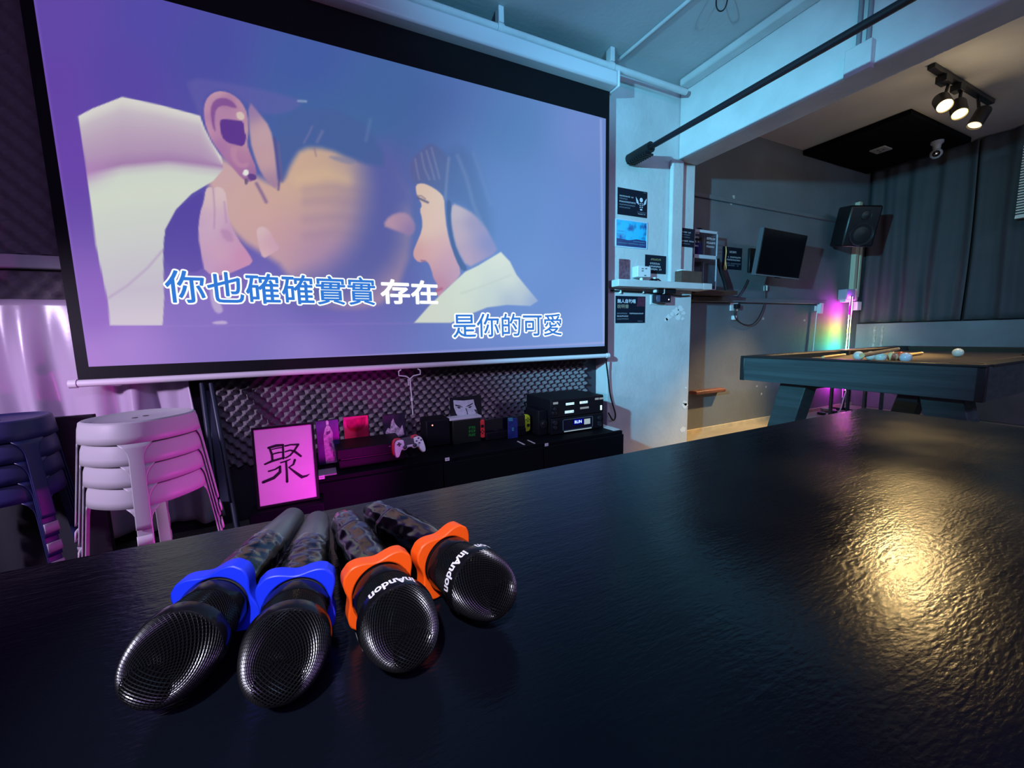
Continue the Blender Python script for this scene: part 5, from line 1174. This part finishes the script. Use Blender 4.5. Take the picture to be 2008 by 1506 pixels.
# power bits on the floor
for k, (px, py, w, h, colr, lb) in enumerate(((1603, 802, .10, .05, (0.5, .42, .42), 'pale coiled adapter on the floor at the grey wall'), (1611, 809, .08, .03, (0.02, .02, .02), 'dark plug block on the floor in front of the pale adapter'), (1634, 806, .08, .035, (0.02, .018, .02), 'black extension block on the floor beside the light stick base'))):
    p = onZ(px, py, .02); o = MB().lathe([(w * .3, 0), (w * .5, h * .3), (w * .45, h * .8), (w * .2, h)], 12, Matrix.Translation((p.x, min(p.y, 2.42), 0))).build('power_plug', mat('plug_%d' % k, colr, .5)); tag(o, lb, 'plug')
cp = [Vector((LX - .01, LY - .03, .22)), Vector((LX - .10, LY - .05, .14)), Vector((LX - .22, LY - .09, .05)), Vector((LX - .34, LY - .12, .008)), Vector((LX - .5, LY - .14, .006))]
o = MB().tube(smooth_path(cp), .006, 8).build('cable', m_wp); tag(o, 'white cable running from the light stick down to the floor', 'cable')
# ================================================================== RIGHT WALL CURTAINS, BLIND
m_cu = mat('blackout_curtain', (0.055, .058, .066), .85, var=.1, scale=4)
def curtain(y0, y1, ph, label):
    def fn(u, v):
        y = y0 + (y1 - y0) * u; w = abs(y1 - y0)
        a = .022 + .012 * v
        return Vector((5.775 - a * (math.sin(y * 31 + ph) * .7 + math.sin(y * 57 + 1.3 * ph) * .35), y + .01 * math.sin(v * 4 + y * 9), 2.66 - v * 1.685))
    o = MB().grid(fn, int(abs(y1 - y0) * 90), 24).build('curtain', m_cu); o.modifiers.new('thickness', 'SOLIDIFY').thickness = .004
    return tag(o, label, 'curtain', 'charcoal curtains along the window wall')
curtain(2.49, 1.66, .4, 'charcoal curtain panel in the corner behind the loudspeaker')
curtain(1.655, .6, 2.1, 'charcoal curtain panel in the middle of the window wall above the pool table')
curtain(.595, -.6, 4.2, 'charcoal curtain panel at the right edge near the pale blind')
p0 = onX(1992, 430, 5.66); p1 = onX(2030, 320, 5.66)
bl = empty('louvre_blind', 'pale slatted louvre blind at the right edge', 'blind', (5.66, p0.y, p0.z))
zb0 = p0.z; zb1 = p0.z + .62
for k in range(26):
    z = zb0 + .02 + k * (zb1 - zb0 - .02) / 26; MB().box((5.63, p0.y - .85, z), (5.665, p0.y, z + .010), Matrix.Translation((0, 0, 0))).build('slat', mat('slat_white', (0.75, .76, .7), .5), bl)
MB().box((5.625, p0.y - .85, zb0), (5.67, p0.y, zb0 + .018)).build('bottom_rail', mat('slat_white', (0.75, .76, .7), .5), bl); MB().box((5.672, p0.y - .85, zb0), (5.68, p0.y, zb1)).build('backing', mat('blind_back', (0.12, .12, .12), .8), bl)
# ================================================================== CEILING THINGS
pA = onZ(1790, 212, H); 
cp_ = empty('ceiling_panel', 'black sound panel fixed to the games room ceiling in the corner', 'ceiling panel', (5.0, 2.1, H - .06))
MB().box((4.47, 1.70, H - .045), (5.68, 2.505, H - .0005)).build('board', mat('panel_felt', (0.004, .004, .005), .95, spec=.1), cp_, bev=.004)
p = onZ(1727, 294, H - .052); r_ = MB(); r_.box((p.x - .075, p.y - .06, H - .058), (p.x + .075, p.y + .06, H - .0455)); o = r_.build('ceiling_socket', mat('socket_dim', (0.45, .45, .45), .5), bev=.004); tag(o, 'white socket plate on the underside of the black ceiling panel', 'socket plate')
for dx, dy in ((-.03, .01), (.0, -.02), (.03, .015)): MB().box((p.x + dx - .008, p.y + dy - .008, H - .0595), (p.x + dx + .008, p.y + dy + .008, H - .0581)).build('pin_hole', mat('hole_black', (0.02, 0.02, 0.02), 0.8), o)
p = onZ(1837, 289, H - .10); dc = empty('dome_camera', 'small white security camera hanging from the black ceiling panel', 'security camera', (p.x, p.y, H - .2))
MB().lathe([(.045, 0), (.045, -.02), (.03, -.035), (.026, -.075), (.022, -.08)], 20, Matrix.Translation((p.x, p.y, H - .046))).build('mount', mat('cam_grey', (0.42, .44, .48), .4), dc)
cB = onZ(1835, 301, H - .155); 
vs = []
MB().lathe([(.002, -.045), (.025, -.038), (.042, -.016), (.045, 0), (.042, .016), (.025, .038), (.002, .045)], 22, Matrix.Translation((p.x, p.y, H - .155))).build('head', mat('cam_white', (0.5, .52, .56), .35), dc)
dv = (CAM - Vector((p.x, p.y, H - .155))).normalized(); q_ = dv.to_track_quat('Z', 'Y').to_matrix().to_4x4()
MB().lathe([(.028, .034), (.026, .040), (.006, .044)], 20, Matrix.Translation((p.x, p.y, H - .155)) @ q_).build('lens', mat('lens_black', (0.003, .003, .004), .1), dc)
MB().lathe([(.004, .0445), (.003, .0465)], 8, Matrix.Translation((p.x, p.y, H - .155)) @ q_).build('lens_light', glow('lamp_white', (.8, .85, 1), 1.5), dc)
# track light
TY = 1.385
tk = empty('track_light', 'black ceiling track with three warm spotlights over the pool table', 'track light', (4.3, TY, 2.4))
m_tk = mat('track_black', (0.012, .011, .010), .4)
MB().box((3.86, TY - .02, H - .03), (4.92, TY + .02, H - .0005)).build('track', m_tk, tk, bev=.002)
m_lamp = glow('bulb_warm', (1.0, .72, .26), 8.0)
def head(c, d, nm, lit_, jx):
    d = Vector(d).normalized(); Mq = d.to_track_quat('Z', 'Y').to_matrix().to_4x4(); M4 = Matrix.Translation(c) @ Mq
    so = MB().lathe([(.020, -.135), (.042, -.13), (.045, -.12), (.045, 0), (.041, .001), (.040, -.02)], 28, M4, cap=False).lathe([(.0, -.134), (.03, -.134)], 20, M4).build('spot_head', m_tk, tk)
    MB().lathe([(.0395, -.012), (.030, -.008), (.004, -.006)], 24, M4).build('bulb_face', m_lamp if lit_ else glow('bulb_edge', (1, .72, .42), 2.2), so)
    MB().tube([Vector((jx, TY, H - .032)), c - d * .07], .010, 8).build('swivel', m_tk, so)
    l = bpy.data.lights.new(nm, 'SPOT'); l.color = (1, .66, .26); l.energy = SPOTW * (1.0 if lit_ else 15.0); l.spot_size = R(95 if lit_ else 46); l.spot_blend = .8; l.shadow_soft_size = .03
    pl = bpy.data.lights.new(nm, 'POINT'); pl.color = (1, .74, .42); pl.energy = 1.4; pl.shadow_soft_size = .04  # extra point light, added as warm spill on the ceiling around the heads
    po = bpy.data.objects.new(nm, pl); COL.objects.link(po); po.location = c + d * .06
    lo = bpy.data.objects.new(nm, l); COL.objects.link(lo); lo.location = c + d * .012; lo.rotation_euler = d.to_track_quat('-Z', 'Y').to_euler()
c1 = onY(1853, 208, 1.33); c2 = onY(1882, 224, 1.33); c3 = onY(1910, 247, 1.36)
head(c1, (-.62, -.42, -.70), 'spot_bulb', True, 4.16)
head(c2, (-.50, -.30, -.80), 'spot_bulb', True, 4.36)
head(c3, (-.48, .24, -.96), 'spot_bulb', False, c3.x + .10)
MB().box((4.02, TY - .03, H - .075), (4.12, TY + .03, H - .03)).build('driver_box', m_tk, tk, bev=.003)
MB().box((4.26, TY - .03, H - .075), (4.34, TY + .03, H - .03)).build('driver_box', m_tk, tk, bev=.003)
# water pipe and brackets, thin conduit, loop
pp = empty('ceiling_pipe', 'white painted pipe running along the ceiling above the screen', 'pipe', (.7, 2.16, 2.58))
pa = onY(827, 4, 2.16); pm = onY(1193.7, 129.5, 2.16); zp = (pa.z + pm.z) / 2
MB().tube([(-1.9, 2.16, zp), (2.44, 2.16, zp)], .020, 14).build('pipe', m_white, pp)
for px, py in ((980, 50), (1197, 120)):
    q_ = onY(px, py, 2.16)
    MB().tube([(q_.x - .018, 2.16, zp), (q_.x + .018, 2.16, zp)], .026, 14).build('collar', m_white, pp)
    MB().box((q_.x - .016, 2.135, zp + .02), (q_.x + .016, 2.185, H - .0005)).build('hanger', m_white, pp, bev=.004)
a = onZ(1213, 118, H - .012); b_ = onZ(1352, 0, H - .012); b2 = a + (b_ - a) * 1.8
a.z = b2.z = H - .011
o = MB().tube([a, b2], .010, 10).build('conduit', m_white); tag(o, 'thin white conduit crossing the lounge ceiling from the pipe', 'conduit')
lp_ = [onZ(x, y, H - .06) for x, y in ((1408, -8), (1403, 8), (1408, 22), (1418, 22), (1426, 8), (1428, -8))]
for q_ in (lp_[0], lp_[-1]): q_.z = H - .002
o = MB().tube(smooth_path(lp_), .0035, 8).build('cable_loop', m_cab_); tag(o, 'loop of thin dark cable hanging from the lounge ceiling', 'cable')
# pull-up bar between pillar and front wall
pb_ = empty('pull_up_bar', 'long black pull-up bar fixed to the pillar under the beam', 'pull-up bar', (2.03, 1.0, 2.09))
BX = 2.03; BZ = 2.105
MB().tube([(BX, -2.39, BZ), (BX, 2.20, BZ)], .017, 16).build('bar', mat('black_steel', (0.008, .008, .012), .4), pb_)
MB().tube([(BX, 2.06, BZ), (BX, 2.262, BZ)], .034, 16).build('end_sleeve', mat('rubber_black', (0.006, .006, .008), .6), pb_)
for k in range(9): MB().box((BX - .036, 2.075 + k * .02, BZ - .042), (BX + .036, 2.085 + k * .02, BZ - .030)).build('sleeve_rib', mat('rubber_black', (0.006, .006, .008), .6), pb_)
# junction box on the beam with two conduits
p = onX(1689, 120, 2.505); jb = empty('junction_box', 'white junction box on the side of the beam', 'junction box', (2.49, p.y, p.z - .06))
MB().box((2.465, p.y - .055, p.z - .065), (2.5045, p.y + .055, p.z + .065)).build('box', m_white, jb, bev=.004)
for dy in (-.028, .012): MB().tube([(2.492, p.y + dy, p.z + .065), (2.492, p.y + dy, 2.624)], .010, 10).build('wire', mat('wire_grey', (0.22, .24, .26), .6), jb)
# ================================================================== POOL TABLE
PX0, PX1, PY0, PY1 = 2.6, 4.75, .655, 1.776; PT = .750; PB = .588
m_pool = mat('dark_woodgrain', (0.035, .05, .055), .55, var=.35, scale=7, stretch=(3, .25, 6), bump=.08, bscale=20)
m_prail = mat('rail_black', (0.012, .013, .015), .35); m_cloth = mat('brown_cloth', (0.06, .045, .03), .95, var=.12, scale=60)
pt = empty('pool_table', 'dark woodgrain pool table with splayed legs and brown cloth', 'pool table', ((PX0 + PX1) / 2, (PY0 + PY1) / 2, 0))
for a_, b2_ in (((PX0, PY0 + .02, PB), (PX0 + .03, PY1 - .02, PT - .012)), ((PX1 - .03, PY0 + .02, PB), (PX1, PY1 - .02, PT - .012)), ((PX0 + .03, PY0, PB), (PX1 - .03, PY0 + .03, PT - .012)), ((PX0 + .03, PY1 - .03, PB), (PX1 - .03, PY1, PT - .012))):
    MB().box(a_, b2_).build('apron', m_pool, pt, bev=.002)
for x in (PX0 - .002, PX1 - .028):
    for y in (PY0 - .002, PY1 - .028): MB().box((x, y, PB - .003), (x + .03, y + .03, PT - .013)).build('corner_cap', m_prail, pt, bev=.003)
rw = .075
for a_, b2_ in (((PX0 - .004, PY0, PT - .012), (PX0 + rw, PY1, PT)), ((PX1 - rw, PY0, PT - .012), (PX1 + .004, PY1, PT)), ((PX0 + rw, PY0 - .004, PT - .012), (PX1 - rw, PY0 + rw, PT)), ((PX0 + rw, PY1 - rw, PT - .012), (PX1 - rw, PY1 + .004, PT))):
    MB().box(a_, b2_).build('rail_cap', m_prail, pt, bev=.003)
BED = PT - .036
MB().box((PX0 + .03, PY0 + .03, BED - .03), (PX1 - .03, PY1 - .03, BED)).build('bed', m_cloth, pt)
cu_ = mat('lit_cushion_cloth', (0.30, .25, .17), .9)  # paler copy for the near cushion: its lamplit edge is painted in
c_in = .035
for (u0, u1, fn) in ((PY0 + rw + .06, PY1 - rw - .06, lambda w, z, t: Vector((PX0 + rw + w, t, z))), (PY0 + rw + .06, PY1 - rw - .06, lambda w, z, t: Vector((PX1 - rw - w, t, z))), (PX0 + rw + .06, PX1 - rw - .06, lambda w, z, t: Vector((t, PY0 + rw + w, z))), (PX0 + rw + .06, PX1 - rw - .06, lambda w, z, t: Vector((t, PY1 - rw - w, z)))):
    MB().prism([(0, BED), (0, PT - .001), (c_in, PT - .004), (c_in * .6, BED)], u1 - u0, lambda w, z, d, fn=fn, u0=u0: fn(w, z, u0 + d)).build('cushion', cu_ if u0 == PY0 + rw + .06 and fn(0, 0, 0).x < 3 else m_cloth, pt)
for x in (PX0 + rw + .01, (PX0 + PX1) / 2, PX1 - rw - .01):
    for y in (PY0 + rw + .01, PY1 - rw - .01):
        MB().lathe([(.056, 0), (.056, .0365)], 24, Matrix.Translation((x, y, BED + .0005))).build('pocket', mat('pocket_black', (0.003, .003, .003), .8), pt)
# splayed slab legs and stretcher
for x in (PX0 + .10, PX1 - .28):
    for sy, y in ((1, PY1 - .30), (-1, PY0 + .16)):
        poly = [(y - .07, PB + .01), (y + .085, PB + .01), (y + .085 + sy * .14, 0), (y - .07 + sy * .14, 0)]
        MB().prism(poly, .13, lambda u, v, w, x=x: Vector((x + w, u, v))).build('leg', m_pool, pt, bev=.004)
MB().box((PX0 + .12, PY0 + .25, PB - .05), (PX1 - .12, PY0 + .33, PB)).build('beam', m_prail, pt); MB().box((PX0 + .12, PY1 - .33, PB - .05), (PX1 - .12, PY1 - .25, PB)).build('beam', m_prail, pt)
# balls
def ball(px, py, colr, label, group=None, stripe=None):
    c_ = onZ(px, py, BED + .0294)
    c_.y = min(max(c_.y, PY0 + .15), PY1 - .15)
    N = 20; mb = MB().lathe([(max(.0004, .0286 * math.sin(math.pi * k / N)), -.0286 * math.cos(math.pi * k / N)) for k in range(N + 1)], 28, Matrix.Translation(c_))
    o = mb.build('billiard_ball', mat('ball_' + label.split()[0] + str(int(px)), colr, .12, coat=.5), None); tag(o, label, 'ball', group); return c_
ball(1878.5, 691.5, (0.80, .76, .62), 'white cue ball alone at the right of the pool table')
bs = [((1683.5, 697.5), (0.70, .66, .60), 'cream ball farthest left of the cluster'), ((1704, 698), (0.72, .68, .60), 'cream ball second from the left of the cluster'), ((1727, 700), (0.74, .68, .60), 'cream ball in the middle of the cluster'), ((1750, 699), (0.75, .58, .30), 'yellowish ball fourth from the left of the cluster'), ((1764, 698.5), (0.70, .16, .07), 'red ball in the cluster beside the yellowish one'), ((1776, 701), (0.62, .62, .66), 'grey-white ball farthest right of the cluster')]
pos = []
for (xy, colr, lb) in bs:
    c_ = onZ(*xy, BED + .0294)
    while any((c_ - q_).length < .0578 for q_ in pos): c_ = c_ + Vector((.012, .0, 0))
    pos.append(c_)
    N = 20; o = MB().lathe([(max(.0004, .0286 * math.sin(math.pi * k / N)), -.0286 * math.cos(math.pi * k / N)) for k in range(N + 1)], 28, Matrix.Translation(c_)).build('billiard_ball', mat('ball_%d' % int(xy[0]), colr, .12, coat=.5)); tag(o, lb, 'ball', 'cluster of balls on the pool table')
def cue(pa, pb, za, zb_, label, r0=.009, r1=.012):
    A = onZ(*pa, za); B = onZ(*pb, zb_); r_ = empty('pool_cue', label, 'pool cue', A, group='cues on the pool table')
    MB().tube([A, A * .5 + B * .5, B], [r1, (r0 + r1) / 2, r0], 12).build('shaft', mat('ash_wood', (0.62, .42, .18), .4, var=.15, scale=12), r_)
    d = (B - A).normalized(); MB().tube([B, B + d * .03], [r0, r0 * .9], 12).build('tip', mat('ferrule', (0.8, .74, .6), .5), r_)
# rest on the balls / bed
cue((1690, 697), (1759, 684.5), BED + .066, BED + .075, 'wooden cue lying across the cluster of balls')
cue((1776, 697), (1806, 692.5), BED + .0122, BED + .0122, 'wooden cue lying flat right of the cluster of balls')
cue((1614, 700.5), (1654, 695.5), BED + .0122, BED + .0122, 'pale violet-lit cue tip at the left end of the pool table', .008, .009)
# dark chair legs seen under the pool table
o_ = empty('bar_stool', 'dark seat with pale legs behind the far side of the pool table', 'stool', (4.7, 1.95, 0))
MB().box((4.55, 1.86, .36), (4.95, 2.2, .42)).build('seat', m_prail, o_, bev=.02)
for x, y in ((4.58, 1.89), (4.90, 1.89), (4.58, 2.16), (4.90, 2.16)): MB().tube([(x, y, 0), (x, y, .37)], .016, 10).build('leg', mat('stool_leg_blue', (0.10, .14, .22), .4), o_)
